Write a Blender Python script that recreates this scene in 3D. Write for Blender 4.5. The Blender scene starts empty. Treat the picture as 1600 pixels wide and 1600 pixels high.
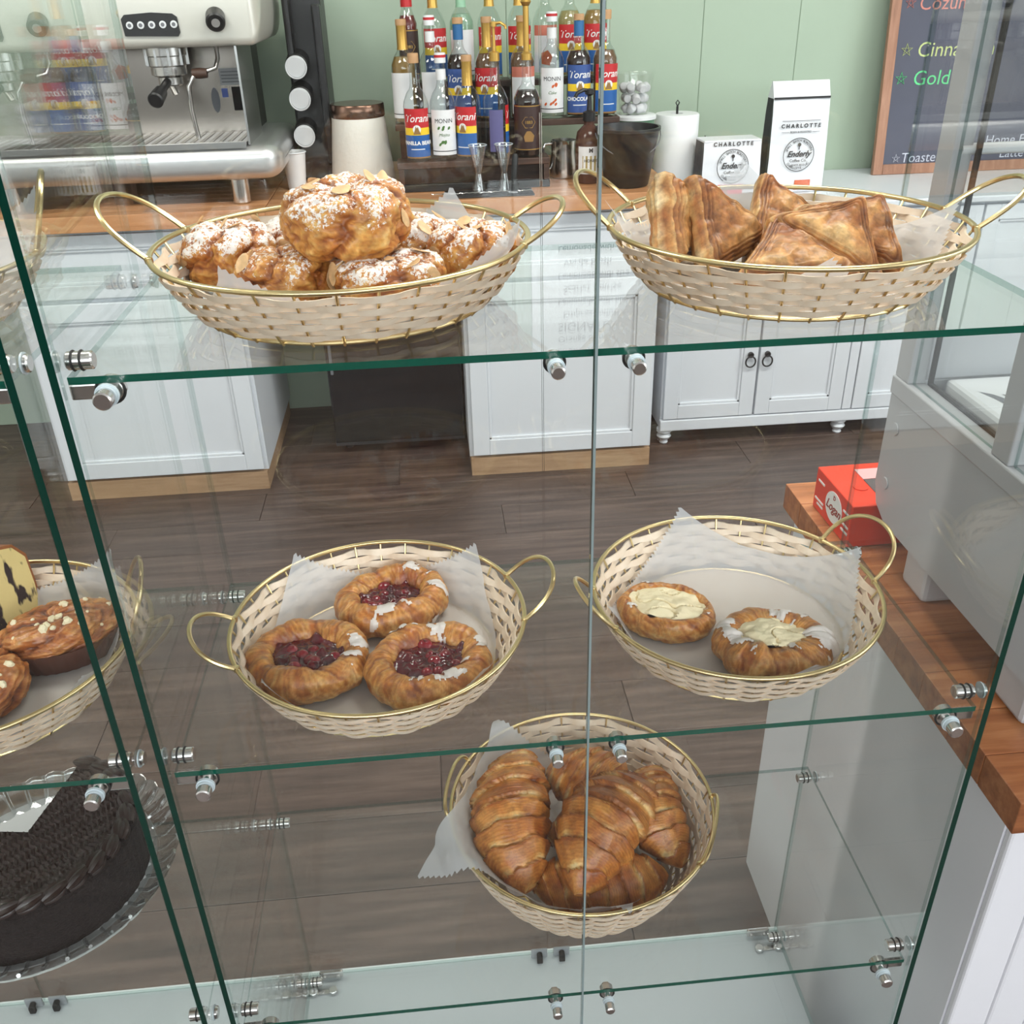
import bpy, bmesh, math, random
from mathutils import Vector, Matrix, noise as mn
random.seed(7)
SC = bpy.context.scene
COL = SC.collection
PI = math.pi
R = math.radians

# ------------------------------------------------------------------ camera, light, exposure
# x runs along the case front, y into the shop, z up; z = 0 is the white floor of the glass case
FOCAL_PX = 1483.6
cam_d = bpy.data.cameras.new('camera')
cam_d.sensor_width = 36.0
cam_d.sensor_fit = 'HORIZONTAL'
cam_d.lens = FOCAL_PX / 1600 * 36.0
cam_d.clip_start = 0.02
cam = bpy.data.objects.new('camera', cam_d)
COL.objects.link(cam)
def camera_matrix(loc, pitch, yaw, roll):
    fwd = Vector((math.sin(yaw) * math.cos(pitch), math.cos(yaw) * math.cos(pitch), math.sin(pitch)))
    right = Vector((math.cos(yaw), -math.sin(yaw), 0))
    up = right.cross(fwd)
    r2 = math.cos(roll) * right + math.sin(roll) * up
    u2 = -math.sin(roll) * right + math.cos(roll) * up
    m = Matrix((r2, u2, -fwd)).transposed().to_4x4()
    m.translation = loc
    return m
cam.matrix_world = camera_matrix(Vector((0.2444, -0.5926, 1.2742)), -0.5171, 0.0784, -0.0271)
SC.camera = cam

world = bpy.data.worlds.new('world')
SC.world = world
world.use_nodes = True
world.node_tree.nodes['Background'].inputs[0].default_value = (0.80, 0.88, 1.0, 1)
world.node_tree.nodes['Background'].inputs[1].default_value = 0.6

def area(name, loc, target, sx, sy, power, col):
    d = bpy.data.lights.new(name, 'AREA')
    d.shape = 'RECTANGLE'
    d.size, d.size_y, d.energy, d.color = sx, sy, power, col
    o = bpy.data.objects.new(name, d)
    o.location = loc
    o.rotation_euler = (Vector(target) - Vector(loc)).to_track_quat('-Z', 'Y').to_euler()
    COL.objects.link(o)
    return o
# daylight through the shop-front windows behind the customer, a side window, and unseen ceiling panels added for top light
area('shop_window_light', (0.3, -3.85, 1.98), (0.3, 0, 1.3), 5.6, 1.05, 120, (0.93, 0.97, 1.0))
area('side_window_light', (3.85, -0.6, 1.75), (0.0, -0.6, 1.2), 3.2, 1.5, 55, (0.93, 0.97, 1.0))
for _x, _y in ((-1.3, 0.75), (0.9, 0.75), (2.6, 0.9)):
    area('added_ceiling_light', (_x, _y, 2.66), (_x, _y, 0), 1.1, 0.55, 34, (1.0, 0.96, 0.90))

SC.view_settings.view_transform = 'Standard'
SC.view_settings.look = 'None'
SC.view_settings.gamma = 1.0
SC.view_settings.use_curve_mapping = False
SC.view_settings.exposure = 0.30
SC.cycles.max_bounces = 7
SC.cycles.diffuse_bounces = 3
SC.cycles.glossy_bounces = 3
SC.cycles.transparent_max_bounces = 40
SC.cycles.caustics_reflective = False
SC.cycles.caustics_refractive = False
SC.cycles.sample_clamp_indirect = 4.0
SC.cycles.use_denoising = True
SC.cycles.use_adaptive_sampling = True
SC.cycles.adaptive_threshold = 0.04
SC.cycles.adaptive_min_samples = 20
SC.cycles.use_light_tree = False

# ------------------------------------------------------------------ helpers: objects
def tag(o, label=None, cat=None, group=None, kind=None):
    if label: o['label'] = label
    if cat: o['category'] = cat
    if group: o['group'] = group
    if kind: o['kind'] = kind
    return o
def link(o, parent=None):
    COL.objects.link(o)
    if parent is not None: o.parent = parent
    return o
def empty(name, loc=(0, 0, 0), rot=(0, 0, 0), scale=(1, 1, 1)):
    o = bpy.data.objects.new(name, None)
    o.empty_display_size = 0.02
    o.location, o.rotation_euler, o.scale = loc, rot, scale
    return link(o)
def put(name, me, parent=None, loc=(0, 0, 0), rot=(0, 0, 0), scale=(1, 1, 1)):
    o = bpy.data.objects.new(name, me)
    o.location, o.rotation_euler, o.scale = loc, rot, scale
    return link(o, parent)
def children(o): return [c for c in bpy.data.objects if c.parent is o]
def copy_tree(o, parent=None, kids=None):
    c = o.copy()
    link(c, parent)
    for ch in (kids if kids is not None else children(o)):
        copy_tree(ch, c)
    return c

class MB:
    """collects shapes into one mesh"""
    def __init__(self): self.v, self.f, self.m, self.s, self.c = [], [], [], [], []
    def add(self, vs, fs, mi=0, smooth=False):
        n = len(self.v)
        self.v += [tuple(p) for p in vs]
        for q in fs:
            self.f.append([n + i for i in q]); self.m.append(mi); self.s.append(smooth)
        return self
    def box(self, x0, x1, y0, y1, z0, z1, b=0.0, mi=0):
        if b <= 0:
            vs = [(x, y, z) for x in (x0, x1) for y in (y0, y1) for z in (z0, z1)]
            return self.add(vs, [(0, 1, 3, 2), (4, 6, 7, 5), (0, 4, 5, 1), (2, 3, 7, 6), (0, 2, 6, 4), (1, 5, 7, 3)], mi)
        bm = bmesh.new()
        bmesh.ops.create_cube(bm, size=1)
        for v in bm.verts:
            v.co = Vector(((x0 + x1) / 2 + v.co.x * (x1 - x0), (y0 + y1) / 2 + v.co.y * (y1 - y0), (z0 + z1) / 2 + v.co.z * (z1 - z0)))
        bmesh.ops.bevel(bm, geom=bm.edges[:], offset=b, segments=2, affect='EDGES', profile=0.5)
        bm.verts.index_update()
        self.add([v.co[:] for v in bm.verts], [[v.index for v in f.verts] for f in bm.faces], mi, False)
        bm.free()
        return self
    def lathe(self, prof, n=24, M=None, mi=0, smooth=True, mis=None):
        vs, fs = [], []
        for r, z in prof:
            for k in range(n):
                a = 2 * PI * k / n
                vs.append(Vector((max(r, 1e-5) * math.cos(a), max(r, 1e-5) * math.sin(a), z)))
        if M is not None: vs = [M @ p for p in vs]
        for i in range(len(prof) - 1):
            for k in range(n):
                k2 = (k + 1) % n
                fs.append((i * n + k, i * n + k2, (i + 1) * n + k2, (i + 1) * n + k))
        return self.add(vs, fs, mi, smooth)
    def cyl(self, p0, p1, r, n=16, mi=0, bev=0.0, r1=None):
        p0, p1 = Vector(p0), Vector(p1)
        d = p1 - p0
        L = d.length
        M = Matrix.Translation(p0) @ d.to_track_quat('Z', 'Y').to_matrix().to_4x4()
        r1 = r if r1 is None else r1
        b = min(bev, L * .4, r * .5)
        prof = [(0, 0), (r - b, 0), (r, b), (r1, L - b), (r1 - b, L), (0, L)] if b > 0 else [(0, 0), (r, 0), (r, 0), (r1, L), (r1, L), (0, L)]
        return self.lathe(prof, n, M, mi, True)
    def tube(self, pts, r, n=8, closed=False, mi=0, rs=None):
        pts = [Vector(p) for p in pts]
        N = len(pts)
        vs, fs = [], []
        nrm = None
        for i, p in enumerate(pts):
            a = pts[(i - 1) % N] if closed or i > 0 else p
            b = pts[(i + 1) % N] if closed or i < N - 1 else p
            t = (b - a).normalized()
            if nrm is None:
                nrm = t.cross(Vector((0, 0, 1)))
                if nrm.length < 1e-3: nrm = t.cross(Vector((1, 0, 0)))
            nrm = (nrm - t * nrm.dot(t)).normalized()
            bn = t.cross(nrm)
            rr = rs[i] if rs else r
            for k in range(n):
                w = 2 * PI * k / n
                vs.append(p + rr * (math.cos(w) * nrm + math.sin(w) * bn))
        for i in range(N if closed else N - 1):
            j = (i + 1) % N
            for k in range(n):
                k2 = (k + 1) % n
                fs.append((i * n + k, i * n + k2, j * n + k2, j * n + k))
        if not closed:
            fs.append(tuple(range(n))[::-1]); fs.append(tuple((N - 1) * n + k for k in range(n)))
        return self.add(vs, fs, mi, True)
    def prism(self, poly, axis, a0, a1, mi=0):
        """poly in the two other axes, extruded along axis ('x','y','z')"""
        def P(u, w, a): return {'x': (a, u, w), 'y': (u, a, w), 'z': (u, w, a)}[axis]
        n = len(poly)
        vs = [P(u, w, a0) for u, w in poly] + [P(u, w, a1) for u, w in poly]
        fs = [tuple(range(n))[::-1], tuple(range(n, 2 * n))] + [(i, (i + 1) % n, n + (i + 1) % n, n + i) for i in range(n)]
        return self.add(vs, fs, mi)
    def xform(self, M):
        self.v = [tuple(M @ Vector(p)) for p in self.v]
        return self
    def mesh(self, name, *mats, fix=True):
        me = bpy.data.meshes.new(name)
        me.from_pydata(self.v, [], self.f)
        for m in mats: me.materials.append(m)
        me.polygons.foreach_set('material_index', self.m)
        me.polygons.foreach_set('use_smooth', self.s)
        if fix:
            bm = bmesh.new(); bm.from_mesh(me)
            bmesh.ops.remove_doubles(bm, verts=bm.verts, dist=1e-6)
            bmesh.ops.recalc_face_normals(bm, faces=bm.faces)
            bm.to_mesh(me); bm.free()
        if any(self.s):
            try: me.set_sharp_from_angle(angle=R(40))
            except Exception: pass
        me.update()
        return me
    def build(self, name, *mats, parent=None, loc=(0, 0, 0), rot=(0, 0, 0), scale=(1, 1, 1), fix=True):
        return put(name, self.mesh(name, *mats, fix=fix), parent, loc, rot, scale)

# ------------------------------------------------------------------ helpers: materials
def srgb(*c):
    return tuple(((x / 255) / 12.92 if x / 255 <= .04045 else ((x / 255 + .055) / 1.055) ** 2.4) for x in c)
class NT:
    def __init__(self, name):
        self.mat = bpy.data.materials.new(name)
        self.mat.use_nodes = True
        self.t = self.mat.node_tree
        self.b = self.t.nodes['Principled BSDF']
        self.out = self.t.nodes['Material Output']
    def n(self, typ, **kw):
        nd = self.t.nodes.new(typ)
        for k, v in kw.items():
            if hasattr(nd, k): setattr(nd, k, v)
        return nd
    def l(self, a, b): self.t.links.new(a, b)
    def coord(self, sc=(1, 1, 1), kind='Object'):
        tc = self.n('ShaderNodeTexCoord'); mp = self.n('ShaderNodeMapping')
        mp.inputs['Scale'].default_value = sc
        self.l(tc.outputs[kind], mp.inputs[0])
        return mp.outputs[0]
    def noise(self, vec, scale, detail=4, rough=.55):
        nd = self.n('ShaderNodeTexNoise')
        nd.inputs['Scale'].default_value = scale; nd.inputs['Detail'].default_value = detail; nd.inputs['Roughness'].default_value = rough
        self.l(vec, nd.inputs['Vector'])
        return nd.outputs['Fac']
    def ramp(self, fac, stops):
        r = self.n('ShaderNodeValToRGB')
        e = r.color_ramp.elements
        e[0].position, e[0].color = stops[0][0], (*stops[0][1], 1)
        e[1].position, e[1].color = stops[-1][0], (*stops[-1][1], 1)
        for p, c in stops[1:-1]:
            x = e.new(p); x.color = (*c, 1)
        self.l(fac, r.inputs[0])
        return r.outputs[0]
    def mix(self, fac, a, b, mode='MIX'):
        m = self.n('ShaderNodeMix', data_type='RGBA', blend_type=mode)
        if isinstance(fac, (int, float)): m.inputs[0].default_value = fac
        else: self.l(fac, m.inputs[0])
        for s, i in ((a, 6), (b, 7)):
            if isinstance(s, tuple): m.inputs[i].default_value = (*s[:3], 1)
            else: self.l(s, m.inputs[i])
        return m.outputs[2]
    def math(self, op, a, b=None, c=None):
        m = self.n('ShaderNodeMath', operation=op)
        for i, s in enumerate((a, b, c)):
            if s is None: continue
            if isinstance(s, (int, float)): m.inputs[i].default_value = s
            else: self.l(s, m.inputs[i])
        return m.outputs[0]
    def bump(self, h, strength=.3, dist=.002):
        b = self.n('ShaderNodeBump')
        b.inputs['Strength'].default_value = strength; b.inputs['Distance'].default_value = dist
        self.l(h, b.inputs['Height'])
        self.l(b.outputs[0], self.b.inputs['Normal'])
    def set(self, **kw):
        for k, v in kw.items():
            i = self.b.inputs[k.replace('_', ' ')]
            if isinstance(v, tuple): i.default_value = (*v, 1) if len(v) == 3 and i.type == 'RGBA' else v
            elif isinstance(v, (int, float)): i.default_value = v
            else: self.l(v, i)
        return self
def mat(name, col, rough=.5, metal=0.0, var=0.0, vscale=20, bump=0.0, bscale=80, bdist=.001, coat=0.0, spec=.5, stretch=(1, 1, 1)):
    t = NT(name)
    t.set(Roughness=rough, Metallic=metal)
    t.b.inputs['Specular IOR Level'].default_value = spec
    if coat: t.b.inputs['Coat Weight'].default_value = coat; t.b.inputs['Coat Roughness'].default_value = .08
    v = t.coord(stretch)
    if var > 0:
        f = t.noise(v, vscale)
        a = tuple(max(0, c * (1 - var)) for c in col); b = tuple(min(1, c * (1 + var)) for c in col)
        t.set(Base_Color=t.ramp(f, [(.3, a), (.7, b)]))
    else: t.set(Base_Color=col)
    if bump > 0: t.bump(t.noise(v, bscale, 5, .6), bump, bdist)
    return t.mat
def glass_mat(name, tint=(.984, .993, .989), f0=.029, rough=0.0, power=5.0, glint=(1, 1, 1)):
    """clear pane: straight transmission plus mirror reflection that grows towards grazing angles"""
    t = NT(name)
    lw = t.n('ShaderNodeLayerWeight'); lw.inputs[0].default_value = .5
    fac = t.math('MULTIPLY_ADD', t.math('POWER', lw.outputs['Facing'], power), 1 - f0, f0)
    tr = t.n('ShaderNodeBsdfTransparent'); tr.inputs[0].default_value = (*tint, 1)
    gl = t.n('ShaderNodeBsdfGlossy'); gl.inputs['Roughness'].default_value = rough; gl.inputs[0].default_value = (*glint, 1)
    mx = t.n('ShaderNodeMixShader')
    t.l(fac, mx.inputs[0]); t.l(tr.outputs[0], mx.inputs[1]); t.l(gl.outputs[0], mx.inputs[2])
    t.l(mx.outputs[0], t.out.inputs['Surface'])
    return t.mat

M = {}
M['glass'] = glass_mat('clear_pane')
M['edge'] = mat('green_glass_edge', srgb(6, 80, 64), .12, spec=.5)
M['edge_side'] = mat('dark_green_glass_edge', srgb(4, 48, 38), .12, spec=.5)
M['edge_clear'] = glass_mat('polished_clear_edge', (.66, .76, .74), .10)
M['seal'] = mat('pale_seam_strip', srgb(128, 142, 142), .25)
M['edge_thin'] = glass_mat('thin_shelf_edge', (.50, .62, .60), .08)
M['chrome'] = mat('brushed_nickel', (.72, .70, .68), .22, 1.0)
M['steel'] = mat('stainless_steel', (.70, .70, .69), .28, 1.0, bump=.05, bscale=200)
M['steel_soft'] = mat('satin_steel', (.74, .74, .74), .38, .85)
M['gold'] = mat('gold_wire', (.72, .56, .29), .28, 1.0)
M['white_paint'] = mat('white_cabinet_paint', srgb(222, 226, 232), .42, var=.02, vscale=3)
M['white_plastic'] = mat('white_plastic', srgb(232, 234, 236), .35)
M['black_plastic'] = mat('black_plastic', (.012, .012, .013), .38)
M['black_rubber'] = mat('black_rubber', (.01, .01, .01), .7)
M['black_gloss'] = mat('black_enamel', (.008, .009, .011), .15)
M['washer'] = mat('clear_washer', srgb(205, 218, 222), .2, coat=.5)
M['case_white'] = mat('white_case_floor', srgb(198, 205, 207), .3)
M['grey_panel'] = mat('grey_display_panel', srgb(186, 187, 190), .4, var=.015, vscale=4)
M['grey_dark'] = mat('dark_grey_trim', srgb(110, 112, 118), .4)
M['print_white'] = mat('white_print', srgb(240, 240, 238), .5)
M['print_black'] = mat('black_print', srgb(45, 45, 48), .5)
# wood materials
def wood(name, a, b, c, rough=.45, sc=(1.6, 22, 22), rnd=.25, coat=0.0, axis='x'):
    t = NT(name)
    oi = t.n('ShaderNodeObjectInfo')
    tc = t.n('ShaderNodeTexCoord'); mp = t.n('ShaderNodeMapping')
    s = sc if axis == 'x' else (sc[1], sc[0], sc[2])
    mp.inputs['Scale'].default_value = s
    cx = t.n('ShaderNodeCombineXYZ')
    t.l(t.math('MULTIPLY', oi.outputs['Random'], 37.0), cx.inputs[0]); t.l(t.math('MULTIPLY', oi.outputs['Random'], 91.0), cx.inputs[1])
    t.l(cx.outputs[0], mp.inputs['Location']); t.l(tc.outputs['Object'], mp.inputs[0])
    f = t.noise(mp.outputs[0], 2.2, 8, .62)
    col = t.ramp(f, [(.28, a), (.5, b), (.74, c)])
    hv = t.n('ShaderNodeHueSaturation')
    t.l(t.math('MULTIPLY_ADD', oi.outputs['Random'], rnd * 2, 1 - rnd), hv.inputs['Value'])
    t.l(col, hv.inputs['Color'])
    t.set(Base_Color=hv.outputs[0], Roughness=rough)
    if coat: t.b.inputs['Coat Weight'].default_value = coat; t.b.inputs['Coat Roughness'].default_value = .15
    t.bump(f, .15, .001)
    return t.mat
M['floor_wood'] = wood('grey_brown_vinyl_plank', srgb(56, 45, 40), srgb(82, 67, 60), srgb(110, 92, 83), .42, (1.2, 16, 16), .13)
M['block'] = wood('butcher_block', srgb(172, 114, 72), srgb(204, 146, 100), srgb(222, 170, 126), .35, (2.5, 30, 30), .14, .15)
M['block_dark'] = wood('oiled_butcher_block', srgb(126, 72, 42), srgb(166, 104, 64), srgb(196, 136, 90), .35, (2.5, 30, 30), .2, .15)
M['toe'] = wood('raw_pine_plinth', srgb(150, 118, 88), srgb(172, 140, 108), srgb(190, 158, 126), .6, (3, 30, 30), .05)
M['rack_wood'] = wood('dark_rack_wood', srgb(48, 34, 28), srgb(70, 48, 38), srgb(92, 64, 50), .5, (3, 30, 30), .15)
M['frame_wood'] = wood('chalkboard_frame_wood', srgb(140, 98, 78), srgb(168, 122, 98), srgb(188, 144, 120), .55, (30, 30, 3), .05)
M['wall'] = mat('sage_green_paint', srgb(176, 194, 174), .55, var=.03, vscale=2.0, bump=.08, bscale=60)
M['white_wall'] = mat('white_wall_paint', srgb(226, 226, 222), .7)
M['ceiling'] = mat('ceiling_paint', srgb(236, 236, 234), .8)

FZ, WT, WB = -0.21, 2.70, 2.95   # floor, ceiling, back wall
# ------------------------------------------------------------------ the room
fl = MB().box(-3.2, 4.0, -4.0, WB, FZ - .05, FZ - .004).build('floor', M['floor_wood']); tag(fl, kind='structure')
pl_me = MB().box(-.6, .6, -.0895, .0895, -.0035, .0, .0012).mesh('plank', M['floor_wood'])
for i in range(20):
    yy = -.55 + .18 * i
    for k in range(-2, 3):
        xx = .3 + 1.202 * k + (i * .437) % 1.2 - .6
        put('plank', pl_me, fl, (xx, yy, FZ))
wb = MB().box(-3.2, 4.0, WB + .012, WB + .1, FZ - .05, WT).build('wall_back', M['wall']); tag(wb, kind='structure')
pk = MB().box(-.1672, .1672, 0, .012, FZ, WT, .003).mesh('plank', M['wall'])
for k in range(-10, 12):
    put('plank', pk, wb, (.045 + .335 * k, WB, 0))
tag(MB().box(-3.3, -3.2, -4.0, WB + .1, FZ - .05, WT).build('wall_left', M['white_wall']), kind='structure')
wr = MB()
wr.box(4.0, 4.1, 1.1, WB + .1, FZ - .05, WT).box(4.0, 4.1, -4.0, -2.3, FZ - .05, WT).box(4.0, 4.1, -2.3, 1.1, FZ - .05, .78).box(4.0, 4.1, -2.3, 1.1, 2.52, WT)
tag(wr.build('wall_right', M['white_wall']), kind='structure')
wf = MB()
wf.box(-3.3, -2.55, -4.1, -4.0, FZ - .05, WT).box(3.15, 4.1, -4.1, -4.0, FZ - .05, WT).box(-2.55, 3.15, -4.1, -4.0, FZ - .05, 1.42).box(-2.55, 3.15, -4.1, -4.0, 2.52, WT)
tag(wf.build('wall_front', mat('haze_cutting_wall_paint', srgb(84, 80, 76), .7)), kind='structure')  # unseen wall, coloured dark to weaken its reflection in the panes
tag(MB().box(-3.3, 4.1, -4.1, WB + .1, WT, WT + .1).build('ceiling', M['ceiling']), kind='structure')

# ------------------------------------------------------------------ glass display cases
W, D, CT = .70, .31, 1.40
ZS = (0.3586, 0.7062, 1.0536)
TH = .0052
def pane(name, x0, x1, y0, y1, z0, z1, thin, edge, parent, other=None):
    """flat glass: the two large faces clear, the rim faces polished edge"""
    mb = MB()
    vs = [(x, y, z) for x in (x0, x1) for y in (y0, y1) for z in (z0, z1)]
    F = {'x': [(0, 1, 3, 2), (4, 6, 7, 5)], 'y': [(0, 4, 5, 1), (2, 3, 7, 6)], 'z': [(0, 2, 6, 4), (1, 5, 7, 3)]}
    for ax, fs in F.items():
        for k, f in enumerate(fs): mb.add([vs[i] for i in f], [(0, 1, 2, 3)], 0 if ax == thin else (1 if other is None or (ax == 'y' and k == 0) else 2))
    return mb.build(name, M['glass'], edge, other or edge, parent=parent)

def front_stud(parent, x, z, s=1.0):
    c = MB()
    c.cyl((x, .016, z), (x, .0068, z), .0088 * s, 20, bev=.001)       # disc behind the pane
    c.cyl((x, .0068, z), (x, -.004, z), .0045 * s, 12)
    c.cyl((x, -.0042, z), (x, -.013, z), .0062 * s, 18, bev=.001)    # cap
    o = c.build('glass_clamp', M['chrome'], parent=parent)
    w = MB()
    w.cyl((x, .0006, z), (x, -.0018, z), .0078 * s, 18); w.cyl((x, -.0022, z), (x, -.0042, z), .0068 * s, 18)
    w.build('washer', M['washer'], parent=o)
    g = MB()
    ring = [(x + .0092 * s * math.cos(a), .0078, z + .0092 * s * math.sin(a)) for a in [2 * PI * k / 24 for k in range(24)]]
    g.tube(ring, .0009, 6, True); g.build('o_ring', M['black_rubber'], parent=o)
    h = MB(); h.lathe([(0, 0), (.0048, 0), (.0048, .002), (0, .002)], 6, Matrix.Translation((x, .018, z)) @ Matrix.Rotation(PI / 2, 4, 'X')); h.build('hex_bolt', M['chrome'], parent=o)
    return o
def side_stud(parent, x, y, z, sg):
    """through-bolt across a side pane; sg = +1 when the inside of the case lies towards +x"""
    c = MB()
    c.cyl((x + sg * .0035, y, z), (x + sg * .021, y, z), .0062, 18, bev=.001)
    c.cyl((x - sg * .0035, y, z), (x - sg * .0075, y, z), .0062, 18, bev=.001)
    o = c.build('side_bolt', M['chrome'], parent=parent)
    g = MB()
    for dx in (.008, .0135):
        g.tube([(x + sg * dx, y + .0064 * math.cos(a), z + .0064 * math.sin(a)) for a in [2 * PI * k / 20 for k in range(20)]], .0008, 6, True)
    g.build('o_ring', M['black_rubber'], parent=o)
    w = MB(); w.cyl((x - sg * .0031, y, z), (x - sg * .0042, y, z), .0075, 18); w.build('washer', M['washer'], parent=o)
    return o
def corner_bar(parent, x, z, sg):
    b = MB(); b.box(min(x + sg * .004, x + sg * .030), max(x + sg * .004, x + sg * .030), .010, .015, z - .006, z + .005, .0012)
    return b.build('corner_bracket', M['chrome'], parent=parent)

M['grey_latch'] = mat('grey_latch', srgb(150, 153, 156), .35)
def make_case(x0, label):
    root = empty('glass_display_case', (0, 0, 0))
    x1 = x0 + W
    for nm, x in (('side_pane', x0), ('side_pane', x1)):
        pane(nm, x - TH / 2, x + TH / 2, 0, D, .001, CT, 'x', M['edge_side'], root, M['edge_clear'])
    m = (x0 + x1) / 2
    pane('front_pane', x0 + .0036, m - .0010, .0008, .0058, .001, CT, 'y', M['edge_clear'], root)
    pane('front_pane', m + .0010, x1 - .0036, .0008, .0058, .001, CT, 'y', M['edge_clear'], root)
    for a, b in ((x0 + .0036, m - .0008), (m + .0008, x1 - .0036)):
        pane('back_door', a, b, D - .005, D, .004, CT - .003, 'y', M['edge_clear'], root)
    MB().box(m - .0009, m + .0009, -.0006, .0072, .001, CT).build('seam_strip', M['seal'], parent=root)
    pane('top_pane', x0 - TH / 2, x1 + TH / 2, 0, D, CT + .001, CT + .007, 'z', M['edge'], root)
    for z in ZS:
        pane('shelf', x0 + .006, x1 - .006, .0065, D - .022, z - TH, z, 'z', M['edge'], root, M['edge_thin'])
        zz = z - .0085
        for xs, sg in ((x0, 1), (x1, -1)):
            corner_bar(root, xs, zz - .003, sg)
            front_stud(root, xs + sg * .031, zz - .002, 1.0)
            side_stud(root, xs, .020, z + .0065, sg)
            side_stud(root, xs, D - .028, z + .0065 - .020, sg)
        for dx in (-.027, .027):
            front_stud(root, m + dx, z - .0085, .78)
    # white floor of the case and the plinth below
    MB().box(x0 - .003, x1 + .003, -.004, D + .006, -.03, 0, .0015).build('case_floor', M['case_white'], parent=root)
    MB().box(x0 + .01, x1 - .01, .01, D - .01, FZ, -.03).build('plinth', M['white_paint'], parent=root)
    # door latches in the middle of the back edge, pivot hinges in the corners
    for dx in (-.0125, .0205):
        l = MB().box(m + dx - .012, m + dx + .012, D - .009, D - .0055, .001, .018, .0008).build('latch_plate', M['grey_latch'], parent=root)
        k = MB(); k.cyl((m + dx, D - .009, .011), (m + dx, D - .019, .011), .0042, 14, bev=.001); k.box(m + dx - .0042, m + dx + .0042, D - .019, D - .0135, .0005, .011, .0008)
        k.build('rubber_knob', M['black_rubber'], parent=l)
    for xs, sg in ((x0, 1), (x1, -1)):
        hx = xs + sg * .032
        h = MB().box(hx - .017, hx + .017, D - .012, D - .0055, .003, .018, .003).build('pivot_hinge', M['chrome'], parent=root)
        for dx in (-.010, .010):
            s = MB(); s.cyl((hx + dx, D - .012, .008), (hx + dx, D - .014, .008), .0028, 12); s.build('screw', M['steel'], parent=h)
        b = MB().box(xs + sg * .006, xs + sg * .034, D - .034, D - .028, .0005, .003).build('floor_bracket', M['chrome'], parent=root)
        for dx in (.008, .036):
            s = MB(); s.cyl((xs + sg * dx, D - .031, .0005), (xs + sg * dx, D - .031, .007), .0062, 16, bev=.001); s.build('bolt_head', M['steel'], parent=b)
        side_stud(root, xs, D - .022, .014, sg)
        side_stud(root, xs, .03, .022, sg)
    tag(root, label, 'display case', 'frameless glass display cases')
    return root
make_case(0.0, 'frameless glass display case holding the danish, turnover and croissant baskets')
make_case(-.027 - W, 'adjoining glass display case holding the chocolate cake and sugared buns')
# ------------------------------------------------------------------ woven baskets
def reed_mat():
    t = NT('pale_reed')
    v = t.coord((1, 1, 1))
    f = t.noise(v, 60, 4)
    t.set(Base_Color=t.ramp(f, [(.3, srgb(232, 206, 178)), (.7, srgb(250, 232, 210))]), Roughness=.45)
    t.bump(t.noise(t.coord((8, 8, 220)), 6, 3), .25, .0005)
    return t.mat
M['reed'] = reed_mat()
BR, BB, BH, NST = .135, .105, .05, 32     # rim radius, base radius, height, stakes
def basket_meshes(BR, BB, BH, rows, bow=.85):
    def rad(z): return BB + (BR - BB) * (z / BH) ** bow
    out = {}
    seg = NST * 6
    hh = (BH - .011) / rows / 2 * 1.07
    out['bands'] = []
    for i in range(rows):
        zc = .0065 + (BH - .012) * (i + .5) / rows
        vs, fs = [], []
        for k in range(seg):
            a = 2 * PI * k / seg
            w = math.cos(NST / 2 * a) * (1 if i % 2 else -1)
            w = math.copysign(abs(w) ** .8, w)
            for dz, dr in ((-hh, 0), (hh, 0), (hh, .0013), (-hh, .0013)):
                # the reed bows a little: wider bulge mid-height
                z = zc + dz * (0.82 + .18 * abs(w))
                r = rad(z) + w * .0026 + dr - .0006
                vs.append((r * math.cos(a), r * math.sin(a), z))
        for k in range(seg):
            k2 = (k + 1) % seg
            for j in range(4):
                fs.append((k * 4 + j, k2 * 4 + j, k2 * 4 + (j + 1) % 4, k * 4 + (j + 1) % 4))
        mb = MB(); mb.add(vs, fs, 0, True)
        out['bands'].append(mb.mesh('woven_band', M['reed']))
    mb = MB()
    mb.tube([(rad(z), 0, z) for z in [BH * j / 8 for j in range(9)]], .0010, 6)
    out['stake'] = mb.mesh('wire_stake', M['gold'])
    def ring(r, z, n=96): return [(r * math.cos(2 * PI * k / n), r * math.sin(2 * PI * k / n), z) for k in range(n)]
    out['rim'] = MB().tube(ring(BR, BH), .0022, 10, True).mesh('rim_wire', M['gold'])
    out['ring'] = MB().tube(ring(BB, .0022), .0018, 8, True).mesh('base_wire', M['gold'])
    vs, fs = [], []
    nr, na = 27, 120
    for i in range(nr):
        r = .004 + (BB - .005) * i / (nr - 1)
        for k in range(na):
            a = 2 * PI * k / na
            vs.append((r * math.cos(a), r * math.sin(a), .0032 + .0009 * math.cos(NST / 2 * a) * math.cos(PI * i * .75)))
    for i in range(nr - 1):
        for k in range(na):
            k2 = (k + 1) % na
            fs.append((i * na + k, i * na + k2, (i + 1) * na + k2, (i + 1) * na + k))
    vs += [(x, y, z - .0018) for x, y, z in vs]
    n0 = nr * na
    fs += [tuple(n0 + q for q in f)[::-1] for f in fs]
    mb = MB(); mb.add(vs, fs, 0, True)
    out['base'] = mb.mesh('woven_base', M['reed'], fix=False)
    return out
SHALLOW = basket_meshes(BR, BB, BH, 7)
DEEP = basket_meshes(.145, .074, .11, 14, .55)
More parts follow.
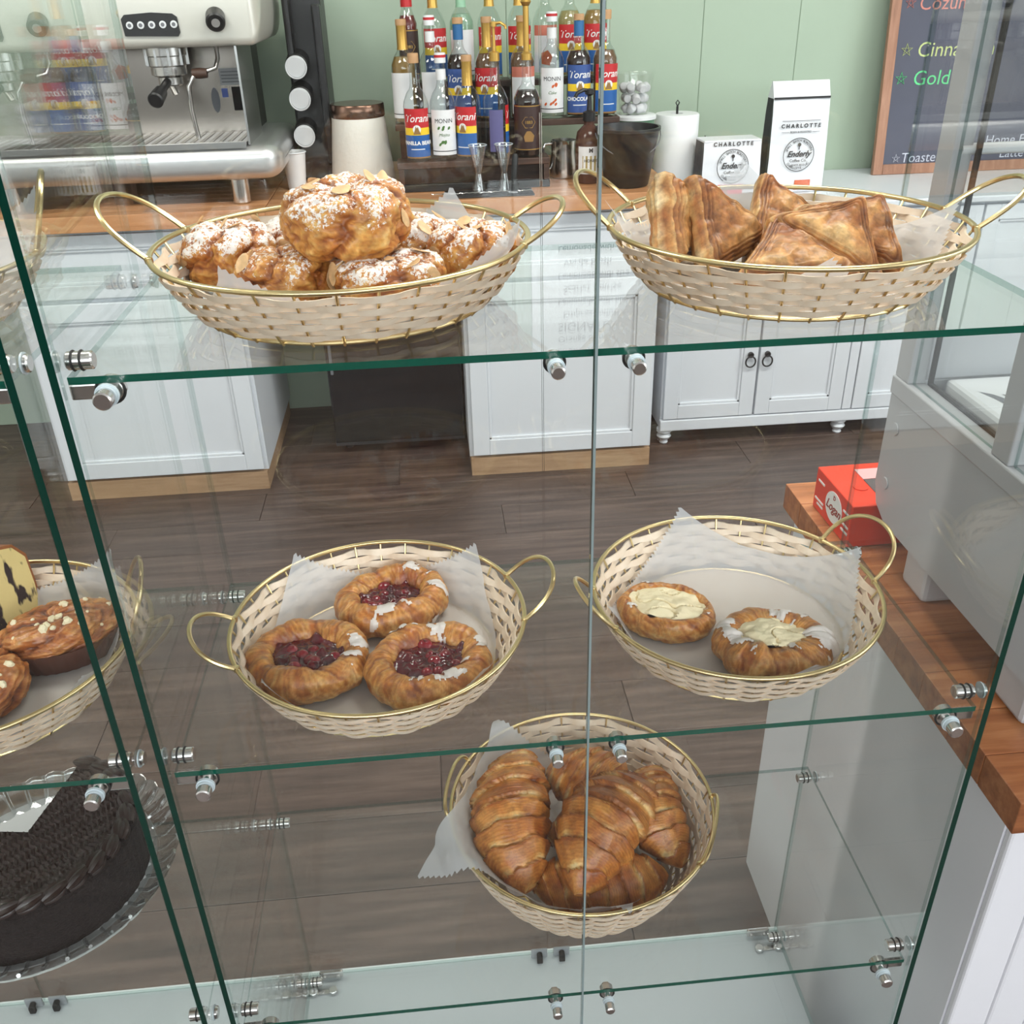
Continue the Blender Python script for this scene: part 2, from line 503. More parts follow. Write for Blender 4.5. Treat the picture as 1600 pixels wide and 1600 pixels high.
def basket(label, x, y, z, meshes, sr, sz, handles, rot=0.0, rimR=BR, rimH=BH):
    root = empty('wicker_basket', (x, y, z + .0006), (0, 0, rot), (sr, sr, sz))
    tag(root, label, 'basket', 'pale wicker baskets with gold wire')
    put('rim_wire', meshes['rim'], root); put('base_wire', meshes['ring'], root); put('woven_base', meshes['base'], root)
    for b in meshes['bands']: put('woven_band', b, root)
    for k in range(NST): put('wire_stake', meshes['stake'], root, rot=(0, 0, 2 * PI * k / NST))
    for (a0, a1, out_, up) in handles:
        a0, a1 = R(a0) - rot, R(a1) - rot
        am = (a0 + a1) / 2
        P0 = Vector((rimR * math.cos(a0), rimR * math.sin(a0), rimH)); P1 = Vector((rimR * math.cos(a1), rimR * math.sin(a1), rimH))
        mid = (P0 + P1) / 2
        dirv = Vector((math.cos(am), math.sin(am), 0)) * (out_ / sr) + Vector((0, 0, up / sz))
        half = (P1 - P0) / 2
        pts = []
        for j in range(33):
            t = j / 32 * PI
            s = math.sin(t)
            wd = -math.cos(t) * (1 + .12 * s)
            pts.append(mid + half * wd + dirv * (s ** .8) + (dirv * 0))
        MB().tube(pts, .0021, 8).build('handle', M['gold'], parent=root)
        for P in (P0, P1):
            MB().lathe([(0, -.003), (.0028, -.0025), (.0032, 0), (.0028, .0025), (0, .003)], 10, Matrix.Translation(P)).build('solder_joint', M['gold'], parent=root)
    return root
Z1, Z2, Z3 = ZS
BK = dict(A=(.179, .148, Z3, .141, .046), B=(.522, .140, Z3, .137, .046), C=(.175, .134, Z2, .135, .05), D=(.514, .140, Z2, .135, .05),
          E=(.372, .157, Z1, .145, .11), F=(-.188, .140, Z2, .137, .05), G=(-.186, .148, Z3, .137, .046))
def bk(k, label, handles, rot=0):
    x, y, z, r, h = BK[k]
    if k == 'E': return basket(label, x, y, z, DEEP, r / .145, h / .11, handles, rot, .145, .11)
    return basket(label, x, y, z, SHALLOW, r / BR, h / BH, handles, rot)
bk('A', 'wicker basket piled with sugared almond buns on the top shelf', [(156, 195, .042, .036), (-18, 18, .034, .022)], .03)
bk('B', 'wicker basket of golden turnovers on the top shelf', [(140, 177, .036, .032), (-21, 7, .042, .030)], .06)
bk('C', 'wicker basket with three cherry danishes on the middle shelf', [(174, 207, .036, .022), (-9, 24, .036, .030)], .02)
bk('D', 'wicker basket with two cheese danishes on the middle shelf', [(174, 202, .026, .028), (-2.5, 33, .034, .036)], .05)
bk('E', 'deep wicker basket of croissants on the lowest shelf', [(147, 183, .012, .016), (-42, -3, .010, .012)], .02)
bk('F', 'wicker basket of sugared brown buns beside the chocolate cake', [(0, 34, .020, .045), (180, 214, .03, .03)], .01)
bk('G', 'wicker basket half hidden at the top of the adjoining case', [(2, 36, .016, .050), (160, 195, .03, .03)], .08)

# ------------------------------------------------------------------ paper liners
def paper_mat():
    t = NT('deli_paper')
    tr = t.n('ShaderNodeBsdfTranslucent'); tr.inputs[0].default_value = (*srgb(238, 240, 242), 1)
    tp = t.n('ShaderNodeBsdfTransparent')
    t.set(Base_Color=srgb(236, 238, 242), Roughness=.55)
    t.bump(t.noise(t.coord(), 40, 3), .12, .002)
    m1 = t.n('ShaderNodeMixShader'); m1.inputs[0].default_value = .3
    t.l(t.b.outputs[0], m1.inputs[1]); t.l(tr.outputs[0], m1.inputs[2])
    m2 = t.n('ShaderNodeMixShader'); m2.inputs[0].default_value = .36
    t.l(m1.outputs[0], m2.inputs[1]); t.l(tp.outputs[0], m2.inputs[2])
    t.l(m2.outputs[0], t.out.inputs['Surface'])
    return t.mat
M['paper'] = paper_mat()
def liner(k, label, s, ang, off=(0, 0), sx=1.0, seed=1, flop=0.0, base=None, floprad=0.0):
    bx, by, bz, r, h = BK[k]
    Rb = (r * (BB / BR) if k != 'E' else .074) - .006
    Rr = r - .004
    sl = math.atan2(h, Rr - Rb)
    wall = math.hypot(h, Rr - Rb)
    n = 84
    vs, fs = [], []
    ca, sa = math.cos(R(ang)), math.sin(R(ang))
    for i in range(n + 1):
        for j in range(n + 1):
            u = (2 * i / n - 1) * s * sx; v = (2 * j / n - 1) * s
            if j in (0, n): v += (.0018 if i % 2 else -.0018)
            x = ca * u - sa * v + off[0]; y = sa * u + ca * v + off[1]
            rr = math.hypot(x, y); a = math.atan2(y, x)
            nz = mn.noise(Vector((x * 28 + seed * 7.1, y * 28, seed))) * .0028
            if rr < Rb: X, Z = rr, 0.0
            else:
                d = rr - Rb
                X = Rb + d * math.cos(sl); Z = d * math.sin(sl)
                if d > wall:
                    e = d - wall
                    lean = sl - flop * min(1, e / .03)
                    X = Rb + wall * math.cos(sl) + e * math.cos(lean); Z = wall * math.sin(sl) + e * math.sin(lean)
                X += nz * min(1, d / .02) - abs(nz) * .6
            Zb = .0052 + (.0006 + nz * .25 if rr < Rb else .0006)
            vs.append((X * math.cos(a), X * math.sin(a), Z + Zb))
    for i in range(n):
        for j in range(n):
            fs.append((i * (n + 1) + j, (i + 1) * (n + 1) + j, (i + 1) * (n + 1) + j + 1, i * (n + 1) + j + 1))
    mb = MB(); mb.add(vs, fs, 0, True)
    o = mb.build('paper_liner', M['paper'], loc=(bx, by, bz))
    tag(o, label, 'paper', 'serrated deli paper sheets lining the baskets')
    return o
liner('A', 'white deli paper lining the basket of almond buns', .122, 12, (.012, -.010), 1, 1)
liner('B', 'white deli paper under the turnovers with curled corners', .119, 40, (-.004, .010), 1, 2)
liner('C', 'white deli paper under the three cherry danishes', .114, -2, (.001, .010), 1, 3)
liner('D', 'white deli paper under the two cheese danishes', .116, 56, (.006, .007), 1, 4)
liner('E', 'white deli paper under the croissants folded over the rim', .152, 156, (-.042, -.012), 1, 5, 1.35)
liner('F', 'white deli paper under the sugared brown buns', .112, 5, (.018, .018), 1, 6)
liner('G', 'white deli paper poking out of the half hidden basket', .122, 0, (.020, .004), 1, 7)

# ------------------------------------------------------------------ pastry materials and shapes
def pastry_mat(name, rough=.42, fine=.22, coat=.12):
    t = NT(name)
    at = t.n('ShaderNodeAttribute'); at.attribute_name = 'Col'
    su = t.n('ShaderNodeAttribute'); su.attribute_name = 'Sugar'
    v = t.coord()
    f = t.noise(v, 130, 6, .65)
    f2 = t.noise(v, 45, 4)
    dark = t.mix(1.0, at.outputs['Color'], t.ramp(f, [(.3, (1 - fine * 1.6,) * 3), (.62, (1 + fine * .45,) * 3)]), 'MULTIPLY')
    warm = t.mix(t.ramp(f2, [(.5, (0, 0, 0)), (.72, (.6, .6, .6))]), dark, t.mix(1.0, dark, srgb(214, 150, 92), 'MULTIPLY'))
    pw = t.noise(v, 330, 6, .75)
    sm = t.math('GREATER_THAN', t.math('ADD', su.outputs['Fac'], t.math('MULTIPLY_ADD', pw, 2.0, -1.0)), .52)
    col = t.mix(t.math('MULTIPLY', sm, .88), warm, srgb(246, 242, 238))
    t.set(Base_Color=col, Roughness=t.math('MULTIPLY_ADD', sm, .4, rough))
    t.b.inputs['Coat Weight'].default_value = coat; t.b.inputs['Coat Roughness'].default_value = .25
    t.b.inputs['Subsurface Weight'].default_value = 0.0
    t.bump(t.math('MULTIPLY_ADD', f, .7, t.math('MULTIPLY', f2, .5)), .5, .0022)
    return t.mat
M['pastry'] = pastry_mat('baked_pastry')
M['pastry_gloss'] = pastry_mat('glazed_pastry', .36, .24, .18)
M['pastry_flaky'] = pastry_mat('flaky_puff_pastry', .5, .34, .05)
M['icing'] = mat('white_icing', srgb(240, 232, 226), .3, var=.03, vscale=120, bump=.3, bscale=150, coat=.3)
M['icing'].node_tree.nodes['Principled BSDF'].inputs['Alpha'].default_value = .80
M['cherry'] = mat('cherry_filling', srgb(122, 10, 26), .10, var=.6, vscale=70, coat=.5)
M['cherry_dark'] = mat('cherry_jelly', srgb(86, 6, 20), .08, var=.5, vscale=60, coat=.5)
M['cheese'] = mat('baked_cream_cheese', srgb(255, 236, 196), .45, var=.05, vscale=60, bump=.5, bscale=90, bdist=.003)
M['almond'] = mat('almond_flake', srgb(216, 176, 128), .5, var=.2, vscale=150)
M['crust_dark'] = mat('crack_dark', srgb(150, 120, 60), .6)
def lerp(a, b, t): return tuple(a[i] + (b[i] - a[i]) * t for i in range(3))
def ramp3(cs, t):
    t = min(max(t, 0), .9999) * (len(cs) - 1); i = int(t)
    return lerp(cs[i], cs[i + 1], t - i)
def fbm(p, o=4): return mn.fractal(Vector(p), 1.0, 2.0, o)   # about -1..1
def sm(a, b, x):
    t = min(max((x - a) / (b - a), 0), 1); return t * t * (3 - 2 * t)
def colored(name, vs, fs, cols, sugar, material, parent=None, loc=(0, 0, 0), rot=(0, 0, 0), scale=(1, 1, 1)):
    me = bpy.data.meshes.new(name)
    me.from_pydata([tuple(v) for v in vs], [], fs)
    me.materials.append(material)
    a = me.attributes.new('Col', 'FLOAT_COLOR', 'POINT')
    a.data.foreach_set('color', [x for c in cols for x in (*c, 1.0)])
    s = me.attributes.new('Sugar', 'FLOAT', 'POINT')
    s.data.foreach_set('value', sugar if sugar else [0.0] * len(vs))
    me.polygons.foreach_set('use_smooth', [True] * len(fs))
    bm = bmesh.new(); bm.from_mesh(me); bmesh.ops.recalc_face_normals(bm, faces=bm.faces); bm.to_mesh(me); bm.free()
    me.update()
    return put(name, me, parent, loc, rot, scale)
def gridf(nu, nv, cu, cv):
    fs = []
    for i in range(nu if cu else nu - 1):
        for j in range(nv if cv else nv - 1):
            i2, j2 = (i + 1) % nu, (j + 1) % nv
            fs.append((i * nv + j, i2 * nv + j, i2 * nv + j2, i * nv + j2))
    return fs
BROWN = [srgb(122, 62, 24), srgb(170, 98, 40), srgb(204, 138, 66), srgb(228, 176, 104), srgb(240, 210, 150)]

def danish(label, x, y, z, rx, ry, tube, hgt, rot, seed, kind, ice, twist=5, tilt=(0, 0)):
    root = empty('cherry_danish' if kind == 'cherry' else 'cheese_danish', (x, y, z), (tilt[0], tilt[1], rot))
    tag(root, label, 'danish', kind + ' danishes in the middle shelf baskets')
    nu, nv = 220, 56
    vs, cols, icem = [], [], []
    for i in range(nu):
        u = 2 * PI * i / nu
        lump = 1 + .24 * fbm((math.cos(u) * 1.3 + seed * 9, math.sin(u) * 1.3, seed)) + .05 * math.sin(twist * u + seed)
        for j in range(nv):
            v = 2 * PI * j / nv
            # dough laid in twisted leaves: ridges run diagonally over the ring
            ph = twist * 2 * u + 1.4 * v + 1.5 * fbm((math.cos(u) * 2, math.sin(u) * 2, v * .5 + seed))
            rid = abs(math.sin(ph * .5))
            fine = math.sin(ph * 5.0 + 3 * fbm((math.cos(u) * 5, math.sin(u) * 5, v)))
            nn = fbm((math.cos(u) * 4 + seed, math.sin(u) * 4, math.sin(v) * 2 + math.cos(v)))
            tr = tube * lump * (1 + .09 * rid - .05 + .012 * fine + .06 * nn)
            cr, cz = math.cos(v), math.sin(v)
            px = (rx + tr * cr) * math.cos(u); py = (ry + tr * cr) * math.sin(u)
            pz = hgt * .5 + (hgt * .5) * (tr / tube) * (cz if cz > 0 else max(cz, -.92))
            px += .0015 * fbm((px * 60, py * 60, seed + 3)); py += .0015 * fbm((py * 60, px * 60, seed + 5))
            vs.append((px, py, max(pz, .0006)))
            t = .63 + .26 * nn + .12 * fine - .30 * (1 - rid) ** 3 + .18 * (-cz) * .6 - .10 * sm(.2, .9, cz) * (.5 + nn)
            cols.append(ramp3(BROWN, t))
            mk = fbm((math.cos(u) * 1.7 + seed * 3.3, math.sin(u) * 1.7, seed * 2.1 + v * .35))
            icem.append(mk - abs(((v - 1.3 + PI) % (2 * PI)) - PI) * .22)
    fs = gridf(nu, nv, True, True)
    if kind == 'cherry':   # filling stains the inner lip
        for k, (p, c) in enumerate(zip(vs, cols)):
            v = 2 * PI * (k % nv) / nv
            s = sm(.3, .9, fbm((p[0] * 40 + seed, p[1] * 40, 2.2)) + .25) * sm(.1, -.8, math.cos(v)) * .7
            cols[k] = lerp(c, srgb(120, 24, 22), s)
    d = colored('dough_ring', vs, fs, cols, None, M['pastry_gloss'], root)
    # icing patches
    if ice > -9:
        th = ice
        sel = [f for f in fs if min(icem[i] + .12 * fbm((vs[i][0] * 160, vs[i][1] * 160, 1)) for i in f) > th]
        if sel:
            idx = {}; nvv = []; nf = []
            me = d.data
            nor = [v.normal.copy() for v in me.vertices]
            for f in sel:
                q = []
                for i in f:
                    if i not in idx:
                        idx[i] = len(nvv)
                        nvv.append(tuple(Vector(vs[i]) + nor[i] * (.0006 + .0012 * sm(th, th + .25, icem[i]))))
                    q.append(idx[i])
                nf.append(q)
            m = MB(); m.add(nvv, nf, 0, True); m.build('icing', M['icing'], parent=root, fix=False)
    # filling
    fr, fry = rx - tube * .42, ry - tube * .42
    n1, n2 = 26, 72
    fv, fcol = [], []
    for i in range(n1):
        for j in range(n2):
            a = 2 * PI * j / n2; t = i / (n1 - 1)
            px, py = fr * t * math.cos(a), fry * t * math.sin(a)
            if kind == 'cherry':
                b = max(0, mn.noise(Vector((px * 110 + seed * 5, py * 110, seed)))) * .009 + .0012 * fbm((px * 200, py * 200, seed))
                zz = hgt * .72 + b - .004 * t ** 4
            else:
                cr = abs(mn.noise(Vector((px * 48 + seed * 5, py * 48, seed + .5))))
                zz = hgt * .93 + .0035 * (1 - t * t) + .0035 * fbm((px * 45, py * 45, seed)) - .0038 * sm(.055, 0, cr)
            fv.append((px, py, zz)); fcol.append((0, 0, 0))
    ff = gridf(n1, n2, False, True)
    m = MB(); m.add(fv, ff, 0, True); m.build('filling', M['cherry_dark'] if kind == 'cherry' else M['cheese'], parent=root, fix=False)
    if kind == 'cherry':
        rnd = random.Random(seed)
        for k in range(9):
            a = rnd.random() * 2 * PI; t = math.sqrt(rnd.random()) * .72
            c = Vector((fr * t * math.cos(a), fry * t * math.sin(a), hgt * .66))
            rr = .0056 + .002 * rnd.random()
            prof = [(rr * math.sin(PI * q / 8), -rr * .75 * math.cos(PI * q / 8)) for q in range(9)]
            MB().lathe(prof, 12, Matrix.Translation(c) @ Matrix.Rotation(rnd.random(), 4, 'X')).build('cherry', M['cherry'], parent=root)
    return root
zc = Z2 + .0065
danish('cherry danish at the back of the three, nearest the basket rim', .183, .200, zc, .043, .0345, .0135, .032, .25, 1.3, 'cherry', .22)
danish('cherry danish with wide dark filling lying beside the outer handle', .108, .115, zc, .0445, .0375, .0138, .032, -.25, 2.7, 'cherry', .34)
danish('cherry danish with a broad white icing streak and off-centre filling', .219, .093, zc, .0445, .0395, .0138, .032, .35, 4.9, 'cherry', .18)
danish('oval danish heaped with wide cracked cream cheese', .452, .152, zc, .041, .0300, .0078, .025, -.42, 6.1, 'cheese', .42, 4, (0, 0))
danish('iced ring danish with a round cream cheese centre', .535, .086, zc, .0395, .0295, .0160, .031, -.12, 8.4, 'cheese', -.02, 6)

# ------------------------------------------------------------------ croissants
def croissant(label, p0, p1, up, width, bend, seed, roll=0.0, name='croissant', group='croissants in the deep basket', taper=.75, depth=.82):
    """crescent from p0 to p1 (tips), bulging by bend across, up = outward normal of its back"""
    p0, p1, up = Vector(p0), Vector(p1), Vector(up).normalized()
    ax = (p1 - p0); L = ax.length; ax.normalize()
    up = (up - ax * up.dot(ax)).normalized()
    side = up.cross(ax)
    nu, nv = 150, 64
    vs, cols = [], []
    NSEG = 4.0
    for i in range(nu):
        u = i / (nu - 1)
        w = 2 * u - 1
        arc = bend * (1 - w * w)
        c0 = p0 + ax * (L * u) + side * (arc - bend * .4) + up * (.10 * width * (1 - w * w))
        prof = max(1 - abs(w) ** 2.2, 0) ** taper * .92 + .10 * (1 - abs(w) ** 12)
        for j in range(nv):
            v = 2 * PI * j / nv
            cv, sv = math.cos(v), math.sin(v)
            wob = .10 * fbm((u * 4 + seed * 3, cv * 1.2, sv * 1.2))
            s = (abs(w) + .10 * cv * (1 if w > 0 else -1) - .05 * sv + wob * .5) * NSEG
            fr = s - math.floor(s)
            step = (1 - fr) ** 1.0                      # proud at the start of each wrap, thin at its end
            lip = math.exp(-((fr - .97) / .06) ** 2)
            fine = math.sin(fr * 46 + 2 * fbm((u * 9, cv * 2 + seed, sv * 2)))
            nn = fbm((u * 7 + seed, cv * 1.6, sv * 1.6 + seed))
            rr = width * .5 * prof * (1 + .17 * step - .09 + .06 * nn + .011 * fine - .04 * lip)
            p = c0 + side * (rr * cv) + up * (rr * depth * (sv if sv > 0 else sv * .9))
            vs.append(p)
            t = .36 + .19 * nn + .08 * fine + .50 * sm(.60, .97, fr) * (.6 + nn) - .14 * sm(.25, 0, fr) + .12 * max(0, -sv)
            cols.append(ramp3(BROWN, t))
    fs = gridf(nu, nv, False, True)
    fs.append(tuple(range(nv))); fs.append(tuple((nu - 1) * nv + k for k in range(nv)))
    o = colored(name, vs, fs, cols, None, M['pastry_gloss'])
    tag(o, label, 'croissant', group)
    return o
croissant('long croissant standing upright along the basket side, widest of the heap', (.309, .243, Z1 + .116), (.294, .072, Z1 + .076), (-.12, -.4, 1), .084, -.014, 1.1)
croissant('croissant lying on top of the heap, tip pointing to the front', (.456, .190, Z1 + .104), (.342, .054, Z1 + .098), (.1, -.35, 1), .086, -.020, 2.3)
croissant('croissant at the back of the heap behind the topmost one', (.350, .243, Z1 + .090), (.430, .150, Z1 + .075), (0, -.35, 1), .080, .012, 3.7)
croissant('croissant curled against the far basket wall beside the handle', (.460, .226, Z1 + .088), (.464, .092, Z1 + .070), (.25, -.4, 1), .070, -.020, 5.2)
croissant('croissant lying crosswise at the bottom of the deep basket', (.305, .092, Z1 + .064), (.456, .082, Z1 + .066), (0, -.5, 1), .070, -.008, 6.8)
croissant('darker croissant wedged under the heap in the deep basket', (.335, .176, Z1 + .042), (.440, .166, Z1 + .042), (0, -.3, 1), .066, .006, 8.1)
# ------------------------------------------------------------------ almond buns
def almond_mesh():
    prof = [(.0001, -.0004), (.6, -.0004), (.95, -.0002), (1.0, 0), (.95, .0003), (.6, .0005), (.0001, .0006)]
    mb = MB(); mb.lathe(prof, 12)
    mb.v = [(x * .0078, y * .0044 * (1 - .45 * max(0, x)), z + .0006 * x * x) for x, y, z in mb.v]
    return mb.mesh('almond_flake', M['almond'])
ALM = almond_mesh()
BUN = [srgb(112, 56, 22), srgb(158, 88, 36), srgb(196, 128, 58), srgb(222, 166, 88), srgb(236, 200, 132)]
def bun(label, x, y, z, rx, ry, hz, seed, lobes=6, swirl=1.0, sugar=1.0, flakes=9, name='almond_bun', group='sugared almond buns', tilt=(0, 0), pal=BUN, cat='pastry', mt='pastry'):
    root = empty(name, (x, y, z), (tilt[0], tilt[1], seed))
    tag(root, label, cat, group)
    nu, nv = 150, 88
    vs, cols, sg = [], [], []
    for i in range(nv):
        th = PI * i / (nv - 1)            # 0 top
        for j in range(nu):
            ph = 2 * PI * j / nu
            d = Vector((math.sin(th) * math.cos(ph), math.sin(th) * math.sin(ph), math.cos(th)))
            wl = fbm(d * 1.1 + Vector((seed * 5, seed, 0)))
            a = lobes * ph + swirl * 2.4 * th + 2.2 * wl
            lobe = abs(math.cos(a * .5))
            n1 = fbm(d * 2.6 + Vector((seed, 0, seed * 2)))
            lay = math.sin(a * 3 + 3 * th + 3 * n1)
            # barrel shaped: steep sides, nearly flat bottom
            k = (abs(math.sin(th)) ** 3.0 + abs(math.cos(th)) ** 3.0) ** (-1 / 3.0)
            rr = k * (.84 + .19 * lobe ** .5 * math.sin(th) ** .5 + .045 * n1 + .014 * lay + .008 * math.sin(a * 9 + 5 * n1) + .05 * fbm(d * 7 + Vector((seed, 1, 2)), 3) * max(.15, d.z))
            pit = .16 * math.exp(-(th / .35) ** 2)
            p = Vector((d.x * rx * rr, d.y * ry * rr, d.z * hz * .5 * (rr - pit)))
            p.z = max(p.z, -hz * .47) + hz * .47 + .0005
            vs.append(p)
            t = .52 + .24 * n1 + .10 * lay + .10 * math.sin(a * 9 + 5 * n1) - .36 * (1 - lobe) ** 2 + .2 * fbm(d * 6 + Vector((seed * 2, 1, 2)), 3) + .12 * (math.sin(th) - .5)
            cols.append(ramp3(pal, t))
            up = max(0, math.cos(th) + .35 * (lobe - .4))
            sg.append(.62 * sugar * sm(.0, .8, up + .5 * n1) * (.6 + .3 * lobe))
    fs = gridf(nv, nu, False, True)
    # close poles
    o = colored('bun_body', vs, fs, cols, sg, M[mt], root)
    rnd = random.Random(int(seed * 100))
    nor = [v.normal.copy() for v in o.data.vertices]
    for q in range(flakes):
        i = int(nv * (.08 + .42 * rnd.random())); j = rnd.randrange(nu)
        vi = i * nu + j
        n = nor[vi]
        f = put('almond_flake', ALM, root, vs[vi] + n * .0007)
        f.rotation_euler = (n.to_track_quat('Z', 'Y') @ Matrix.Rotation(rnd.random() * 6, 3, 'Z').to_quaternion() @ Matrix.Rotation((rnd.random() - .5) * .8, 3, 'X').to_quaternion()).to_euler()
        s = .8 + .5 * rnd.random(); f.scale = (s, s, 1)
    return root
zb = Z3 + .0068
bun('large almond bun perched on top of the sugared pile', .187, .118, zb + .037, .047, .044, .054, .6, 5, .25, 1.0, 9, tilt=(.06, -.05))
bun('almond bun beside the gold handle under the espresso machine', .087, .176, zb, .036, .036, .052, 1.9, 5, 1.4, 1.15, 9)
bun('almond bun in front with paper folded against it', .137, .110, zb, .036, .032, .046, 2.8, 4, 1.2, .85, 8)
bun('low almond bun with two lobes at the front of the pile', .215, .088, zb, .041, .032, .044, 3.6, 5, 1.0, 1.1, 10)
bun('almond bun beside the handle near the case middle', .277, .152, zb, .033, .034, .050, 4.7, 6, .8, 1.1, 8)
bun('almond bun half hidden at the back under the top one', .226, .188, zb, .036, .034, .050, 5.5, 5, 1.0, 1.2, 8)
bun('almond bun at the back of the pile mostly covered with sugar', .140, .218, zb, .034, .034, .046, 6.3, 5, 1.0, 1.25, 8)

# ------------------------------------------------------------------ turnovers
TUR = [srgb(124, 74, 36), srgb(164, 106, 56), srgb(196, 142, 84), srgb(216, 176, 118), srgb(236, 212, 168)]
def turnover(label, x, y, z, a, b, h, rot, seed, apex=0.0):
    """folded triangle of puff pastry: long edge a, height of the triangle b, thickness h"""
    nt, na = 34, 108
    tri = [Vector((-a / 2, -b * .36)), Vector((a / 2, -b * .36)), Vector((apex * a, b * .64))]
    def edge_r(th):
        d = Vector((math.cos(th), math.sin(th))); best = 9
        for q in range(3):
            p, e = tri[q], tri[(q + 1) % 3] - tri[q]
            den = d.x * (-e.y) + d.y * e.x
            if abs(den) < 1e-9: continue
            r = (p.x * (-e.y) + p.y * e.x) / den; s = (d.x * p.y - d.y * p.x) / den
            if r > 0: best = min(best, r)
        return best
    er = [edge_r(2 * PI * k / na) for k in range(na)]
    for _ in range(2): er = [(er[k - 1] + 2 * er[k] + er[(k + 1) % na]) / 4 for k in range(na)]
    vs, cols, sg = [], [], []
    for sgn in (1, -1):
        for i in range(nt):
            t = i / (nt - 1)
            for k in range(na):
                th = 2 * PI * k / na
                r = er[k] * t
                px, py = r * math.cos(th), r * math.sin(th)
                n1 = fbm((px * 45 + seed * 3, py * 45, seed)); n2 = fbm((px * 14 + seed, py * 14, seed * 2))
                puff = (1 - t ** 2.6) ** .62
                bl = 1 - abs(mn.noise(Vector((px * 70 + seed * 9, py * 70, seed)))) * 2
                zz = sgn * h * .5 * (puff * (1 + .45 * n2) + .16) + h * .07 * n1 + sgn * h * .05 * bl
                rim = sm(.80, .97, t)
                lay = math.sin(sgn * 2 + t * 60 + 2 * n1)
                zz += sgn * h * .035 * lay * sm(.5, .8, t)
                vs.append((px * (1 + .10 * n2), py * (1 + .10 * n2), zz))
                tt = .50 + .34 * n1 + .30 * n2 + .12 * bl - .08 - .30 * sm(.55, .85, t) * (1 if sgn > 0 else .3) + .18 * lay * sm(.5, .8, t) + .30 * rim
                cols.append(ramp3(TUR, tt)); sg.append(.18 * (n1 > .25))
    fs = gridf(nt, na, False, True)
    n0 = nt * na
    fs2 = [tuple(n0 + i for i in f)[::-1] for f in fs]
    last = (nt - 1) * na
    seam = [(last + k, last + (k + 1) % na, n0 + last + (k + 1) % na, n0 + last + k) for k in range(na)]
    o = colored('turnover', vs, fs + fs2 + seam, cols, sg, M['pastry_flaky'], loc=(x, y, z), rot=rot)
    tag(o, label, 'turnover', 'golden turnovers in the top shelf basket')
    return o
turnover('turnover standing on edge against the basket side, pointing up', .440, .168, Z3 + .038, .080, .075, .030, (1.25, .1, 1.05), 1.2)
turnover('turnover leaning beside the upright one with a cut sugar edge', .474, .158, Z3 + .038, .092, .078, .034, (.95, -.15, .75), 2.4)
turnover('turnover at the back of the row below the paper corner', .535, .185, Z3 + .034, .096, .080, .036, (.75, -.1, .25), 3.9)
turnover('wide turnover lying flat at the front of the basket', .512, .098, Z3 + .024, .112, .080, .034, (.45, .05, .08), 5.1)
turnover('darker turnover resting across the front one', .556, .122, Z3 + .037, .110, .060, .032, (.75, .42, -.62), 6.6)
turnover('turnover farthest along the basket beside the bare reed', .586, .150, Z3 + .034, .112, .062, .034, (.62, .38, -.66), 7.7)

# ------------------------------------------------------------------ adjoining case: buns, loaf slice, cake
zf = Z2 + .0068
DARKB = [srgb(92, 44, 20), srgb(136, 70, 32), srgb(176, 104, 50), srgb(204, 140, 78), srgb(224, 176, 116)]
b1 = bun('sugar-sprinkled brown roll in a dark paper case by the glass edge', -.128, .172, zf + .008, .052, .034, .042, .35, 4, 2.0, .0, 0, 'brown_roll', 'sugared brown rolls in the adjoining case', pal=DARKB, mt='pastry_gloss')
b2 = bun('sugar-sprinkled brown roll cut off by the picture edge', -.178, .098, zf, .048, .036, .044, 1.25, 4, 2.0, .0, 0, 'brown_roll', 'sugared brown rolls in the adjoining case', pal=DARKB, mt='pastry_gloss')
M['pearl'] = mat('pearl_sugar', srgb(240, 226, 190), .5, var=.05, vscale=200)
M['paper_case'] = mat('brown_paper_case', srgb(84, 48, 34), .5, var=.1, vscale=40)
crumb = MB().lathe([(0, -.0016), (.0018, -.001), (.0022, .0004), (.0012, .0018), (0, .002)], 6).mesh('sugar_nib', M['pearl'])
for rt, sd in ((b1, 5), (b2, 9)):
    body = [c for c in children(rt) if c.name.startswith('bun_body')][0].data
    rnd = random.Random(sd)
    tops = [v for v in body.vertices if v.normal.z > .45]
    for q in range(26):
        v = rnd.choice(tops); s = .7 + 1.3 * rnd.random()
        put('sugar_nib', crumb, rt, v.co, (rnd.random() * 3, rnd.random() * 3, 0), (s, s * 1.3, s))
pc = MB()
vs, fs = [], []
for i, (k, zz) in enumerate(((.80, 0), (1.0, .024), (1.015, .024), (.82, -.0008))):
    for j in range(96):
        a = 2 * PI * j / 96; w = 1 + .018 * math.sin(a * 30)
        vs.append((.054 * k * w * math.cos(a), .037 * k * w * math.sin(a), zz))
pc.add(vs, gridf(4, 96, False, True), 0, True).add([vs[j] for j in range(96)], [tuple(range(96))])
pc.build('paper_case', M['paper_case'], parent=b1, loc=(0, 0, -.006))
def loaf_mat():
    t = NT('chocolate_loaf_crumb')
    v = t.coord((1, 1, .5))
    f = t.noise(v, 55, 3, .5)
    t.set(Base_Color=t.ramp(f, [(.55, srgb(232, 206, 140)), (.60, srgb(42, 24, 24))]), Roughness=.7)
    t.bump(t.noise(t.coord(), 220, 4), .4, .001)
    return t.mat
M['loaf'] = loaf_mat()
M['loaf_crust'] = mat('loaf_crust', srgb(150, 88, 44), .5, var=.2, vscale=60, bump=.3)
lr = empty('loaf_slice', (-.205, .214, zf), (.0, -.10, -.30)); tag(lr, 'upright slice of chocolate-speckled loaf with brown crust', 'bread')
prof = [(-.045, 0), (.045, 0), (.050, .03), (.052, .062), (.040, .080), (.015, .090), (-.015, .090), (-.040, .080), (-.052, .062), (-.050, .03)]
